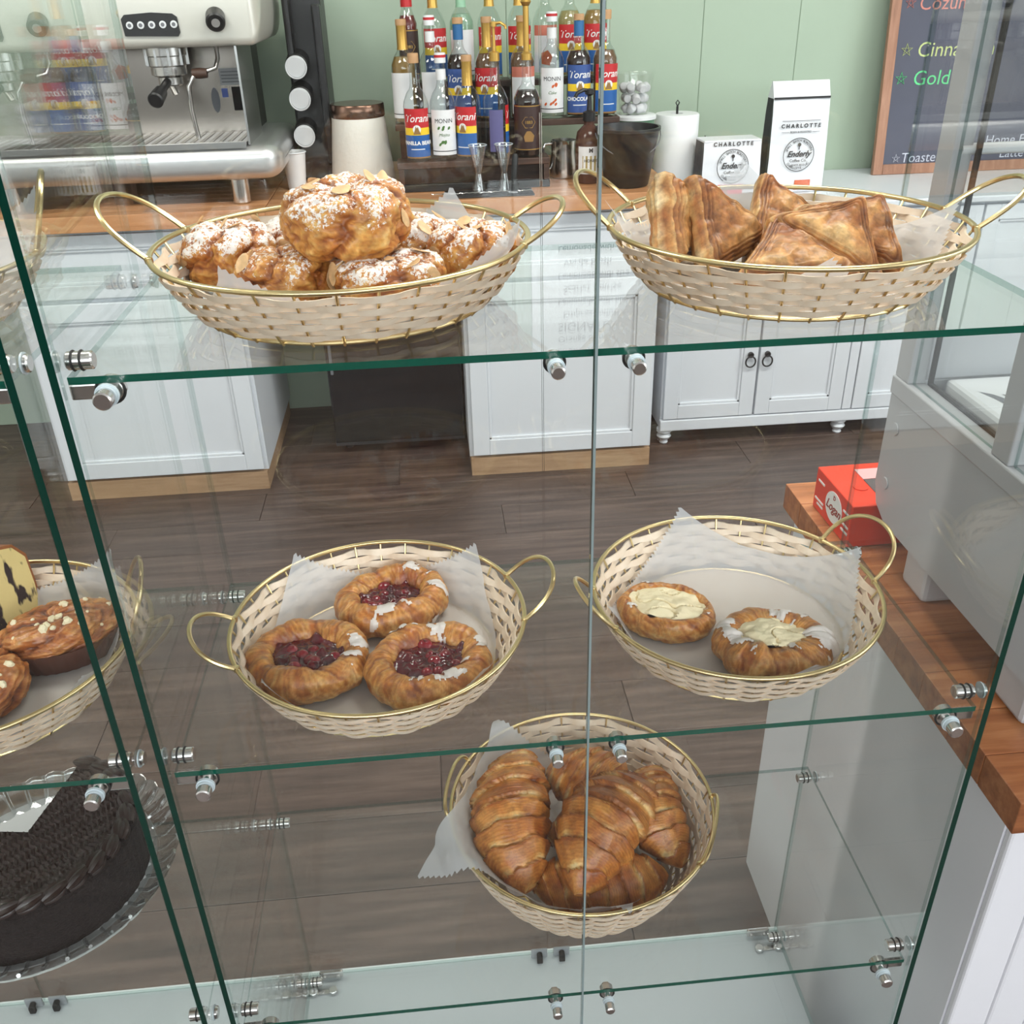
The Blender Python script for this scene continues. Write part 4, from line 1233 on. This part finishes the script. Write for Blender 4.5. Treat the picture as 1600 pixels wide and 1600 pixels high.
FOIL = {'gold': mat('gold_foil', srgb(206, 164, 84), .35, .7), 'blue': mat('blue_foil', srgb(40, 104, 160), .4), 'white': M['white_plastic'], 'green': mat('green_foil', srgb(150, 196, 164), .4), 'red': LAB['red'], 'none': None}
def shell(r, z0, z1, a0, a1, n=18):
    vs = []
    for rr in (r, r + .0004):
        for zz in (z0, z1):
            for k in range(n + 1):
                a = a0 + (a1 - a0) * k / n
                vs.append((rr * math.sin(a), -rr * math.cos(a), zz))
    m = n + 1
    fs = [(k, k + 1, m + k + 1, m + k) for k in range(n)] + [(2 * m + k, 2 * m + k + 1, 3 * m + k + 1, 3 * m + k) for k in range(n)]
    fs += [(k, k + 1, 2 * m + k + 1, 2 * m + k) for k in range(n)] + [(m + k, m + k + 1, 3 * m + k + 1, 3 * m + k) for k in range(n)]
    fs += [(0, m, 3 * m, 2 * m), (n, m + n, 3 * m + n, 2 * m + n)]
    return vs, fs
def bottle(label, x, y, z, style, cap, liq, top='', bottom='', turn=0.0, rad=.0375, scale=1.0):
    root = empty('syrup_bottle', (x, y, z + .0006), (0, 0, turn), (scale,) * 3)
    tag(root, label, 'bottle', 'syrup bottles on the stepped rack')
    r = rad
    MB().lathe([(0, .003), (r - .003, 0), (r, .004), (r, .152), (r * .96, .162), (r * .72, .184), (.0165, .198), (.0138, .212), (.0132, .264), (.0150, .266), (.0150, .276), (.012, .277), (.0115, .266)], 28).build('bottle_glass', M['bottle_glass'], parent=root)
    if liq: MB().lathe([(0, .006), (r - .004, .006), (r - .0035, .150), (r * .93, .160), (r * .68, .182), (0, .184)], 24).build('syrup', liquid(liq), parent=root)
    if cap == 'pump':
        MB().lathe([(0, .262), (.0155, .262), (.0155, .284), (.006, .288), (.0045, .33), (.0045, .352), (0, .352)], 16).build('pump_collar', FOIL['gold'], parent=root)
        q = MB(); q.lathe([(0, .35), (.010, .35), (.010, .362), (0, .364)], 14); q.tube([(0, 0, .357), (.02, -.012, .360), (.032, -.02, .352), (.034, -.021, .344)], .004, 8); q.build('pump_spout', FOIL['gold'], parent=root)
    elif cap == 'tall':
        MB().lathe([(0, .262), (.0155, .262), (.0155, .278), (.0085, .284), (.0085, .400), (0, .400)], 16).build('pump_tube', FOIL['gold'], parent=root)
        MB().lathe([(0, .396), (.010, .400), (.0155, .410), (.010, .420), (.007, .424), (.006, .470), (0, .470)], 16).build('pump_head', FOIL['gold'], parent=root)
    elif cap in ('gold', 'blue', 'green'):
        MB().lathe([(.0165, .200), (.0152, .206), (.0148, .262), (.0152, .264)] if cap != 'blue' else [(.0152, .222), (.0150, .262)], 20).build('neck_foil', FOIL[cap], parent=root)
        MB().lathe([(0, .264), (.0158, .264), (.0160, .276), (.0150, .280), (0, .280)], 20).build('cap', CORK if cap != 'green' else FOIL['green'], parent=root)
    elif cap == 'white':
        MB().lathe([(.0145, .218), (.0143, .246)], 18).build('neck_label', LAB['white'], parent=root)
        MB().lathe([(0, .262), (.0162, .262), (.0165, .284), (.0150, .288), (0, .288)], 20).build('cap', M['white_plastic'], parent=root)
        MB().lathe([(.0168, .276), (.0168, .283)], 20).build('cap_band', LAB['red'], parent=root)
    elif cap == 'redcap':
        MB().lathe([(0, .205), (.0175, .205), (.0165, .262), (.0190, .264), (.0190, .300), (.015, .306), (0, .306)], 20).build('cap', LAB['red'], parent=root)
    elif cap == 'cork':
        MB().lathe([(0, .264), (.0155, .264), (.0158, .286), (.0145, .289), (0, .289)], 20).build('cap', CORK, parent=root)
    a = 1.12
    rr = r + .0003
    def lab(nm, z0, z1, m, par=root, a0=-a, a1=a):
        v, f = shell(rr, z0, z1, a0, a1); return MB().add(v, f, 0, True).build(nm, m, parent=par)
    if style in ('torani', 'torani_blue'):
        m1 = LAB['red'] if style == 'torani' else LAB['navy']
        l1 = lab('label_top', .094, .146, m1); l2 = lab('label_stripe', .074, .094, LAB['yellow']); l3 = lab('label_bottom', .014, .074, LAB['blue'] if style == 'torani' else LAB['navy'])
        put('lettering', wrap(text_mesh('Torani', .0285, M['print_white'], .32, bold=.0003), rr + .0006), l1, (0, 0, .119))
        q = MB(); q.lathe([(0, 0), (.012, 0), (.012, .0003), (0, .0003)], 20); q.v = [(px, pz, py) for px, py, pz in q.v]
        bd = q.mesh('badge', M['print_white'], fix=False)
        bd.transform(Matrix.Translation((0, -rr - .0008, .090))); put('badge', bd, l2)
        q = MB(); q.prism([(-.011, .077), (.011, .077), (.006, .088), (.003, .098), (0, .093), (-.003, .099), (-.006, .089)], 'y', -rr - .0015, -rr - .0009); q.build('badge_figure', LAB['tan'], parent=l2)
        if bottom: put('lettering', wrap(text_mesh(bottom, .0145, M['print_white'], 0, bold=.0005), rr + .0006), l3, (0, 0, .052))
        MB().add(*shell(rr + .0002, .034, .0365, -.55, .55), 0, True).build('print_line', M['print_white'], parent=l3)
        lab('label_foot', .010, .0138, LAB['tan'])
    elif style in ('monin', 'monin_plain'):
        l1 = lab('label', .016, .140, LAB['white'])
        if style == 'monin':
            put('lettering', wrap(text_mesh('MONIN', .0165, M['print_black'], 0), rr + .0006), l1, (0, 0, .110))
            put('lettering', wrap(text_mesh(top, .012, M['print_black'] if 0 else LAB['green'], .3), rr + .0006), l1, (0, 0, .072))
            rnd = random.Random(len(label))
            for k in range(9):
                aa = (-.6 + 1.2 * rnd.random()); zz = rnd.choice((.092, .088, .05, .044, .04)) + .004 * rnd.random()
                q = MB(); q.lathe([(0, 0), (1, 0), (1, .0004), (0, .0004)], 10)
                q.v = [((rr + .0006 + pz) * math.sin(aa + px * .11), -(rr + .0006 + pz) * math.cos(aa + px * .11), zz + py * .0042 + px * .002) for px, py, pz in q.v]
                q.build('leaf_print', LAB['green'] if bottom != 'o' else LAB['orange'], parent=l1, fix=False)
        MB().add(*shell(rr + .0002, .026, .0285, -a, a), 0, True).build('print_line', M['print_black'], parent=l1)
    elif style == 'dark':
        l1 = lab('label', .020, .145, LAB['brown'], a0=-1.4, a1=1.4)
        for zz in (.022, .141): MB().add(*shell(rr + .0004, zz, zz + .0022, -1.4, 1.4), 0, True).build('gold_line', FOIL['gold'], parent=l1)
        put('lettering', wrap(text_mesh('1883', .012, FOIL['gold'], 0), rr + .0008), l1, (0, 0, .098))
        hexp = [(.020 * math.cos(R(60 * k)), .098 + .017 * math.sin(R(60 * k))) for k in range(6)]
        q = MB(); q.tube([((rr + .001) * math.sin(u / rr), -(rr + .001) * math.cos(u / rr), w) for u, w in hexp], .0006, 5, True); q.build('hexagon_emblem', FOIL['gold'], parent=l1)
        q = MB(); q.prism([(-.012, .045), (.012, .045), (.016, .062), (.006, .074), (-.006, .074), (-.015, .060)], 'y', -rr - .0012, -rr - .0004); q.build('flower_emblem', LAB['tan'], parent=l1)
    elif style == 'pink':
        l1 = lab('label_top', .118, .146, LAB['pink']); l2 = lab('label', .016, .118, LAB['white'])
        q = MB(); q.prism([(-.015, .04), (.01, .035), (.018, .06), (.004, .078), (-.016, .07)], 'y', -rr - .0012, -rr - .0004); q.build('nut_print', LAB['orange'], parent=l2)
    elif style == 'back':
        lab('label', .020, .135, LAB['violet'], a0=-.6, a1=.5); l1 = lab('label_red', .094, .146, LAB['red'], a0=.75, a1=1.6); lab('label_yellow', .074, .094, LAB['yellow'], a0=.75, a1=1.6); lab('label_blue', .014, .074, LAB['blue'], a0=.75, a1=1.6)
        put('lettering', wrap(text_mesh('T', .0285, M['print_white'], .32, bold=.0003), rr + .0006), l1, (0, 0, .119), (0, 0, .95))
    return root
AMB, CLR, DRK, RED, BRN = (.45, .28, .08), None, (.04, .016, .012), (.25, .02, .02), (.30, .16, .08)
r1y, r2y, r3y = 2.418, 2.528, 2.645
z1_, z2_, z3_ = T[0][2], T[1][2], T[2][2]
bottle('red-labelled vanilla bean syrup bottle at the end of the front row', .232, r1y, z1_, 'torani', 'cork', CLR, bottom='VANILLA BEAN', turn=-.05)
bottle('clear syrup bottle with white leaf-printed label in the front row', .309, r1y, z1_, 'monin', 'white', CLR, top='Mojito')
bottle('red-labelled syrup bottle with gold neck turned aside in the front row', .384, r1y, z1_, 'torani', 'gold', None, turn=-.55)
bottle('syrup bottle turned back to front behind the tall measuring glass', .465, r1y, z1_, 'back', 'pump', None)
bottle('dark brown syrup bottle with hexagon emblem and tall gold pump', .558, r1y, z1_, 'dark', 'tall', DRK, rad=.040)
bottle('amber bottle with gold cap at the end of the second row', .203, r2y, z2_, 'monin_plain', 'gold', AMB, turn=-.5)
bottle('clear syrup bottle with plain white label and white neck band', .285, r2y, z2_, 'monin_plain', 'white', CLR, turn=.2)
bottle('blue-labelled syrup bottle with blue neck between the white caps', .368, r2y, z2_, 'torani_blue', 'blue', DRK, turn=-.2)
bottle('red-labelled syrup bottle with gold neck in the second row', .452, r2y, z2_, 'torani', 'gold', BRN, turn=-.35)
bottle('syrup bottle with pink and white label behind the dark brown one', .556, r2y, z2_, 'pink', 'gold', BRN, turn=.1)
bottle('white-labelled carrot-printed syrup bottle with red-ringed white cap', .646, r2y, z2_, 'monin', 'white', CLR, top='Cake', bottom='o', turn=-.1)
bottle('blue-labelled chocolate syrup bottle with blue neck and cork', .727, r2y, z2_, 'torani_blue', 'blue', DRK, bottom='CHOCOLATE')
bottle('red-labelled syrup bottle at the far end of the second row', .808, r2y, z2_, 'torani', 'cork', BRN, turn=.15)
bottle('red-topped squeeze bottle at the end of the back row', .222, r3y, z3_, 'dark', 'redcap', RED, rad=.030)
bottle('gold-necked syrup bottle in the back row above the plain white label', .300, r3y, z3_, 'torani', 'gold', CLR, turn=.2)
bottle('green-capped syrup bottle in the back row', .385, r3y, z3_, 'monin_plain', 'green', (.45, .62, .48))
bottle('gold-necked red-label bottle in the back row over the blue neck', .470, r3y, z3_, 'torani', 'gold', CLR)
bottle('gold-necked red-label bottle in the back row above the pink label', .560, r3y, z3_, 'torani', 'gold', CLR)
bottle('cork-topped red-label bottle in the back row', .640, r3y, z3_, 'pink', 'cork', CLR)
bottle('uncapped red-label bottle in the back row over the chocolate syrup', .716, r3y, z3_, 'torani', 'cork', (.5, .42, .2))
bottle('gold-necked amber bottle at the far end of the back row', .795, r3y, z3_, 'torani', 'gold', AMB)
# ------------------------------------------------------------------ small things on the back counter
CT0 = CTOP + .0006
hb = empty('honey_bottle', (.745, 2.425, CT0)); tag(hb, 'square honey syrup bottle with a black pump beside the bucket', 'bottle')
MB().lathe([(0, 0), (.036, 0), (.040, .006), (.042, .11), (.036, .145), (.016, .165), (.015, .18), (0, .18)], 24).build('bottle_glass', liquid((.16, .07, .05)), parent=hb)
v_, f_ = shell(.0425, .03, .108, -.95, .95)
hl = MB().add(v_, f_, 0, True).build('label', LAB['white'], parent=hb)
MB().add([( (.0432) * math.sin(a), -(.0432) * math.cos(a), zz) for zz in (.038, .082) for a in (-.6, -.3, 0, .3, .6)], [(k, k + 1, 5 + k + 1, 5 + k) for k in range(4)], 0, True).build('gold_label', LAB['kraft'], parent=hl, fix=False)
put('lettering', wrap(text_mesh('HONEY', .012, M['print_black'], 0), .0436), hl, (0, 0, .068))
put('lettering', wrap(text_mesh('M', .016, M['print_black'], 0, bold=.0008), .0432), hl, (0, 0, .097))
q = MB(); q.lathe([(0, .176), (.019, .176), (.019, .20), (.008, .205), (.006, .245), (.014, .25), (.014, .262), (0, .265)], 18); q.tube([(0, 0, .258), (-.02, -.012, .262), (-.04, -.02, .255), (-.046, -.022, .244)], .0055, 8); q.build('pump', M['black_plastic'], parent=hb)

pj = empty('milk_pitcher', (.683, 2.525, CT0)); tag(pj, 'stainless steel milk pitcher on the back counter', 'pitcher')
MB().lathe([(0, 0), (.040, 0), (.044, .004), (.046, .03), (.039, .075), (.041, .11), (.0385, .11), (.037, .075), (.043, .03), (.040, .006), (0, .006)], 32).build('pitcher_body', M['chrome'], parent=pj)
q = MB(); q.tube([(-.040, 0, .10), (-.060, -.004, .100), (-.066, -.004, .085), (-.064, -.004, .045), (-.056, -.002, .028), (-.044, 0, .026)], .0048, 8); q.build('handle', M['chrome'], parent=pj)
q = MB(); q.add([(.012, -.036, .098), (-.012, -.036, .098), (0, -.054, .114), (.014, -.035, .112), (-.014, -.035, .112)], [(0, 1, 2), (0, 2, 3), (1, 4, 2)]); q.build('spout', M['chrome'], parent=pj, fix=False)

bu = empty('plastic_bucket', (.850, 2.355, CT0)); tag(bu, 'black plastic bucket at the end of the worktop', 'bucket')
MB().lathe([(0, 0), (.062, 0), (.066, .004), (.092, .155), (.096, .157), (.096, .165), (.089, .165), (.086, .15), (.060, .008), (0, .008)], 36).build('bucket_wall', M['black_plastic'], parent=bu)
q = MB(); q.tube([(.097 * math.cos(t), -.097 * math.sin(t) * .75, .150 - .06 * math.sin(t)) for t in [PI * k / 16 for k in range(17)]], .0018, 6); q.build('wire_handle', M['grey_dark'], parent=bu)

gt = empty('storage_tub', (.925, 2.64, CT0)); tag(gt, 'green plastic tub with a pale lid behind the bucket', 'tub')
MB().lathe([(0, 0), (.060, 0), (.066, .150), (0, .150)], 32).build('tub_body', mat('green_plastic', srgb(96, 140, 110), .45), parent=gt)
MB().lathe([(0, .150), (.072, .150), (.072, .160), (.068, .163), (0, .163)], 32).build('lid', M['white_plastic'], parent=gt)
mj = empty('marshmallow_jar', (.925, 2.64, CT0 + .1636)); tag(mj, 'clear plastic jar of white marshmallows on the green tub', 'jar')
M['clear_jar'] = glass_mat('clear_jar_plastic', (.99, .99, .99), .05, .03, 5)
MB().lathe([(0, 0), (.044, 0), (.047, .004), (.060, .118), (.062, .120), (.058, .118), (.045, .006), (0, .004)], 32).build('jar_wall', M['clear_jar'], parent=mj)
MB().lathe([(.0625, .1205), (.0625, .128), (.060, .131), (0, .131), (0, .127), (.0585, .1205)], 32).build('jar_lid', M['clear_jar'], parent=mj)
rnd = random.Random(3)
mmesh = MB().lathe([(0, -.012), (.011, -.012), (.0135, -.009), (.0135, .009), (.011, .012), (0, .012)], 14).mesh('marshmallow', M['white_plastic'])
for k in range(18):
    lay = k // 6; a = 2 * PI * (k % 6) / 6 + lay * .5
    rr = .027 + lay * .004
    put('marshmallow', mmesh, mj, (rr * math.cos(a), rr * math.sin(a), .018 + .030 * lay), (rnd.random() * 3, rnd.random() * 3, 0))

# measuring glasses, brush, bar spoon, mat
M['thin_glass'] = glass_mat('measuring_glass', (.95, .96, .96), .09, .02, 2.5)
bm_ = MB().box(.300, .560, 2.255, 2.355, CT0, CT0 + .004, .001).build('bar_mat', mat('black_mat', (.02, .02, .022), .6, bump=.3, bscale=200)); tag(bm_, 'flat black rubber bar mat in front of the bottle rack', 'mat')
for lx, lab_ in ((.402, 'hourglass measuring glass nearest the leaf-printed bottle'), (.478, 'hourglass measuring glass holding a black brush')):
    g = empty('measuring_glass', (lx, 2.325, CT0 + .0045)); tag(g, lab_, 'glass', 'hourglass measuring glasses')
    MB().lathe([(0, .002), (.019, 0), (.021, .002), (.011, .050), (.0105, .056), (.026, .128), (.0275, .130), (.0262, .130), (.009, .056), (.0095, .050), (.018, .006), (0, .006)], 26).build('glass_wall', M['thin_glass'], parent=g)
    q = MB(); q.tube([(.027 * math.cos(a), .027 * math.sin(a), .130) for a in [2 * PI * k / 26 for k in range(26)]], .0010, 6, True); q.build('rim', M['washer'], parent=g)
br_ = empty('counter_brush', (.500, 2.285, CT0 + .0045), (-.05, .08, 0)); tag(br_, 'small upright black brush on the bar mat', 'brush')
MB().lathe([(0, .004), (.014, .006), (.016, .026), (.009, .034), (.009, .10), (.006, .108), (0, .108)], 18).build('brush_handle', M['black_plastic'], parent=br_)
q = MB()
for k in range(40):
    a = k * 2.4; rr = .012 * math.sqrt(k / 40)
    q.cyl((rr * math.cos(a), rr * math.sin(a), .006), (rr * 1.1 * math.cos(a), rr * 1.1 * math.sin(a), 0), .0009, 5)
bs = q.build('bristles', M['white_plastic'], parent=br_); tag(bs, kind='stuff')
sp = empty('bar_spoon', (.40, 2.290, CT0 + .008), (0, 0, .02)); tag(sp, 'long twisted steel bar spoon lying on the mat', 'spoon')
q = MB(); q.tube([(-.14 + .0035 * k, .0011 * math.sin(k * 1.3), .0011 * math.cos(k * 1.3)) for k in range(86)], .0016, 6); q.build('twisted_stem', M['chrome'], parent=sp)
q = MB(); q.lathe([(0, -.002), (.6, -.0015), (1, .001), (.9, .0015), (0, 0)], 16, Matrix.Translation((-.075, .014, .002)) @ Matrix.Rotation(-.4, 4, 'Z') @ Matrix.Diagonal((.024, .010, 1, 1))); q.build('spoon_bowl', M['black_plastic'], parent=sp)

# ------------------------------------------------------------------ on the sideboard: paper towel, coffee bags, chalkboard
ST0 = SBT + .0006
tw = empty('paper_towel_holder', (1.087, 2.72, ST0)); tag(tw, 'white paper towel roll on a black wire stand', 'paper towel')
MB().lathe([(.020, .012), (.070, .012), (.073, .016), (.073, .236), (.070, .240), (.020, .240), (.020, .012)], 40).build('towel_roll', mat('paper_towel', srgb(240, 241, 243), .8, bump=.25, bscale=90), parent=tw)
q = MB(); q.cyl((0, 0, .0), (0, 0, .008), .078, 32, bev=.002); q.cyl((0, 0, .008), (0, 0, .262), .004, 10); q.tube([(0, -.0005, .262), (.006, 0, .272), (0, 0, .280), (-.006, 0, .272), (0, .0005, .262)], .002, 6); q.build('wire_stand', M['black_plastic'], parent=tw)
q = MB(); q.tube([(.079, -.02, .008), (.088, -.02, .12), (.095, -.02, .17), (.100, -.02, .14), (.094, -.02, .05), (.079, -.02, .008)], .0025, 6); q.build('wire_arm', M['black_plastic'], parent=tw)

M['bag_white'] = mat('white_matte_bag', srgb(232, 234, 240), .4, var=.02, vscale=20, bump=.25, bscale=22, bdist=.004)
M['bag_dark'] = mat('black_bag_side', srgb(44, 44, 50), .45, var=.3, vscale=60, bump=.4, bscale=60, bdist=.004)
def coffee_bag(label, x, y, w, d, h, rot, colour, folded, tilt=0.0):
    root = empty('coffee_bag', (x, y, ST0 + .0015), (tilt, 0, rot)); tag(root, label, 'coffee bag', 'printed white coffee bags on the sideboard')
    hb_ = h if folded else h * .86
    n = 14
    fv = []
    for i in range(n + 1):
        t = i / n
        for j in range(9):
            u = j / 8 * 2 - 1
            bulge = .10 * d * (1 - u * u) * math.sin(PI * min(1, t * .9 + .05))
            fv.append((u * w / 2 * (1 - .03 * t), -d / 2 * (1 - (.35 * t ** 2 if not folded else .1 * t)) - bulge + .003 * mn.noise(Vector((u * 3, t * 6, w * 50))), t * hb_))
    bv = [(px, -py, pz) for px, py, pz in fv]
    f1 = gridf(n + 1, 9, False, False)
    MB().add(fv, f1, 0, True).build('front_face', M['bag_white'], parent=root, fix=False)
    MB().add(bv, [f[::-1] for f in f1], 0, True).build('back_face', M['bag_dark'], parent=root, fix=False)
    for s in (0, 8):
        sv = []
        for i in range(n + 1):
            a_, b_ = Vector(fv[i * 9 + s]), Vector(bv[i * 9 + s])
            sv += [a_, (a_ + b_) / 2 + Vector((-.25 * d * (-1 if s == 0 else 1) * .35, 0, 0)), b_]
        MB().add(sv, gridf(n + 1, 3, False, False), 0, False).build('gusset', M['bag_dark'], parent=root, fix=False)
    top = hb_
    if folded:
        MB().box(-w * .485, w * .485, -d * .46, d * .46, top - .002, top + .006, .003).build('folded_top', M['bag_white'], parent=root)
    else:
        yt = -d / 2 * .65
        MB().prism([(yt, top - .002), (-yt, top - .002), (.004, h), (-.004, h)], 'x', -w * .485, w * .485).build('rolled_top', M['bag_white'], parent=root)
        MB().box(-w * .48, w * .48, yt - .005, yt - .001, top - .004, top + .002).build('tin_tie', M['print_black'], parent=root)
    def fy(zz): return -d / 2 * (1 - (.35 * (zz / hb_) ** 2 if not folded else .1 * zz / hb_)) - .10 * d * math.sin(PI * min(1, zz / hb_ * .9 + .05)) - .0035
    ink = M['print_black']
    def txt(s, size, xx, zz, shear=0, bold=0.0, roll=0.0):
        o = put('lettering', text_mesh(s, size, ink, shear, bold=bold), root, (xx, fy(zz), zz), (PI / 2, roll, 0)); return o
    zc_ = .118 if not folded else .095
    cr_ = w * .265
    q = MB(); q.tube([(cr_ * math.cos(t), fy(zc_ + cr_ * math.sin(t)), zc_ + cr_ * math.sin(t)) for t in [2 * PI * k / 48 for k in range(48)]], .0011, 6, True); q.build('round_emblem', ink, parent=root)
    txt('Enderly', .0255, 0, zc_ + .002, .35, .0006); txt('Coffee Co.', .013, 0, zc_ - .018); txt('SINCE 2012', .009, 0, zc_ - .032)
    q = MB(); q.lathe([(0, -.001), (.0055, -.001), (.0055, .001), (0, .001)], 16, Matrix.Translation((0, fy(zc_ + .032), zc_ + .031)) @ Matrix.Rotation(PI / 2, 4, 'X')); q.box(-.001, .001, fy(zc_ + .03) - .001, fy(zc_ + .03) + .001, zc_ + .016, zc_ + .026); q.build('tree_emblem', ink, parent=root)
    def arc(s, rr, a0, da, size, flip):
        for k, ch in enumerate(s):
            if ch == ' ': continue
            a = R(a0 + da * (k - (len(s) - 1) / 2))
            zz = zc_ + rr * math.sin(a)
            o = put('lettering', text_mesh(ch, size, ink), root, (rr * math.cos(a), fy(zz), zz), (PI / 2, -(a - PI / 2) if not flip else -(a + PI / 2), 0))
    arc('SMALL BATCH ROASTERS', cr_ * .84, 90, -7.6, .0105, False)
    arc('CHARLOTTE, NC', cr_ * .84, 270, 8.4, .0105, True)
    zt_ = .205 if not folded else hb_ - .006
    txt('C H A R L O T T E', .0165, 0, zt_, 0, .0005)
    if not folded:
        txt('BORN & ROASTED', .0085, 0, zt_ - .018)
        for zz in (zt_ + .015,): MB().box(-w * .33, w * .33, fy(zz) - .0006, fy(zz), zz, zz + .0012).build('print_line', ink, parent=root)
        for s in (-1, 1): MB().box(min(s * w * .33, s * w * .2), max(s * w * .33, s * w * .2), fy(zt_ - .018) - .0006, fy(zt_ - .018), zt_ - .0186, zt_ - .0176).build('print_line', ink, parent=root)
    MB().box(-w * .22 + (.04 if not folded else 0), w * .20 + (.012 if not folded else 0), fy(.02) - .0012, fy(.02) - .0002 + .003, .008, .038).build('colour_label', colour, parent=root)
    return root
coffee_bag('tall white coffee bag with rolled top and orange label', 1.458, 2.62, .192, .085, .335, .02, LAB['orange'], False)
coffee_bag('short folded white coffee bag with pink label', 1.232, 2.60, .195, .10, .168, .03, mat('pink_tag', srgb(222, 60, 90), .5), True)
# chalkboard leaning on the wall
cb = empty('chalkboard', (1.828, 2.80, SBT + .001), (-.10, 0, 0)); tag(cb, 'wood-framed chalkboard with coloured chalk flavours leaning on the wall', 'chalkboard')
CBW, CBH = .98, .86
MB().box(.03, CBW - .03, .006, .012, .03, CBH - .03).build('slate', mat('chalkboard_slate', srgb(86, 88, 104), .7, var=.06, vscale=6), parent=cb)
for a0, a1, c0, c1 in ((0, .034, 0, CBH), (CBW - .034, CBW, 0, CBH), (.034, CBW - .034, 0, .034), (.034, CBW - .034, CBH - .034, CBH)):
    MB().box(a0, a1, 0, .02, c0, c1, .002).build('frame_rail', M['frame_wood'], parent=cb)
CHK = {c: mat('chalk_' + c, v, .9) for c, v in (('yellow', srgb(206, 218, 150)), ('green', srgb(110, 220, 150)), ('red', srgb(206, 104, 104)), ('white', srgb(206, 208, 222)), ('coral', srgb(214, 140, 130)))}
def chalk(s, x, z, size, c, shear=.1):
    put('chalk_lettering', text_mesh(s, size, CHK[c], shear, 'LEFT', bold=-.0002), cb, (x, .0052, z), (PI / 2, 0, 0))
def star(x, z, r_, c):
    p = [Vector((x + r_ * math.cos(R(90 + 144 * k)), .0045, z + r_ * math.sin(R(90 + 144 * k)))) for k in range(5)]
    MB().tube(p, .0018, 5, True).build('chalk_star', CHK[c], parent=cb)
star(.066, .540, .018, 'coral'); chalk('Cozumel', .095, .537, .062, 'coral')
star(.072, .398, .020, 'yellow'); chalk('Cinnamon', .108, .396, .066, 'yellow')
star(.064, .310, .020, 'green'); chalk('Golden', .105, .308, .066, 'green')
star(.080, .052, .014, 'white'); chalk('Toasted', .098, .052, .046, 'white')
chalk('Home Fancy', .40, .100, .044, 'white'); chalk('Latte', .46, .055, .044, 'white')

# menu board high on the wall: it shows only as a reflection in the top glass shelf
mb_ = empty('menu_board', (.62, WB - .012, 1.68)); tag(mb_, 'white drinks menu board high on the green wall', 'menu board')
MB().box(0, .78, 0, .011, 0, .56, .003).build('board', M['white_plastic'], parent=mb_)
INK = mat('menu_ink', srgb(70, 70, 76), .6)
for k, (s, size) in enumerate((('Lemonade with cucumber & verbena', .034), ('· Verde blush', .038), ('Lemonade with strawberry & raspberry', .034), ('· Scarlet sunrise', .038), ('Lemonade with blueberry & lavender', .034), ('· Empress infusion', .038), ('SIGNATURE LEMONADE', .050), ('Orange cinnamon', .036), ('Strawberry', .036), ('Dirty', .036))):
    put('lettering', text_mesh(s, size, INK, 0, 'LEFT'), mb_, (.10, -.0006, .055 + k * .05), (PI / 2, 0, 0))
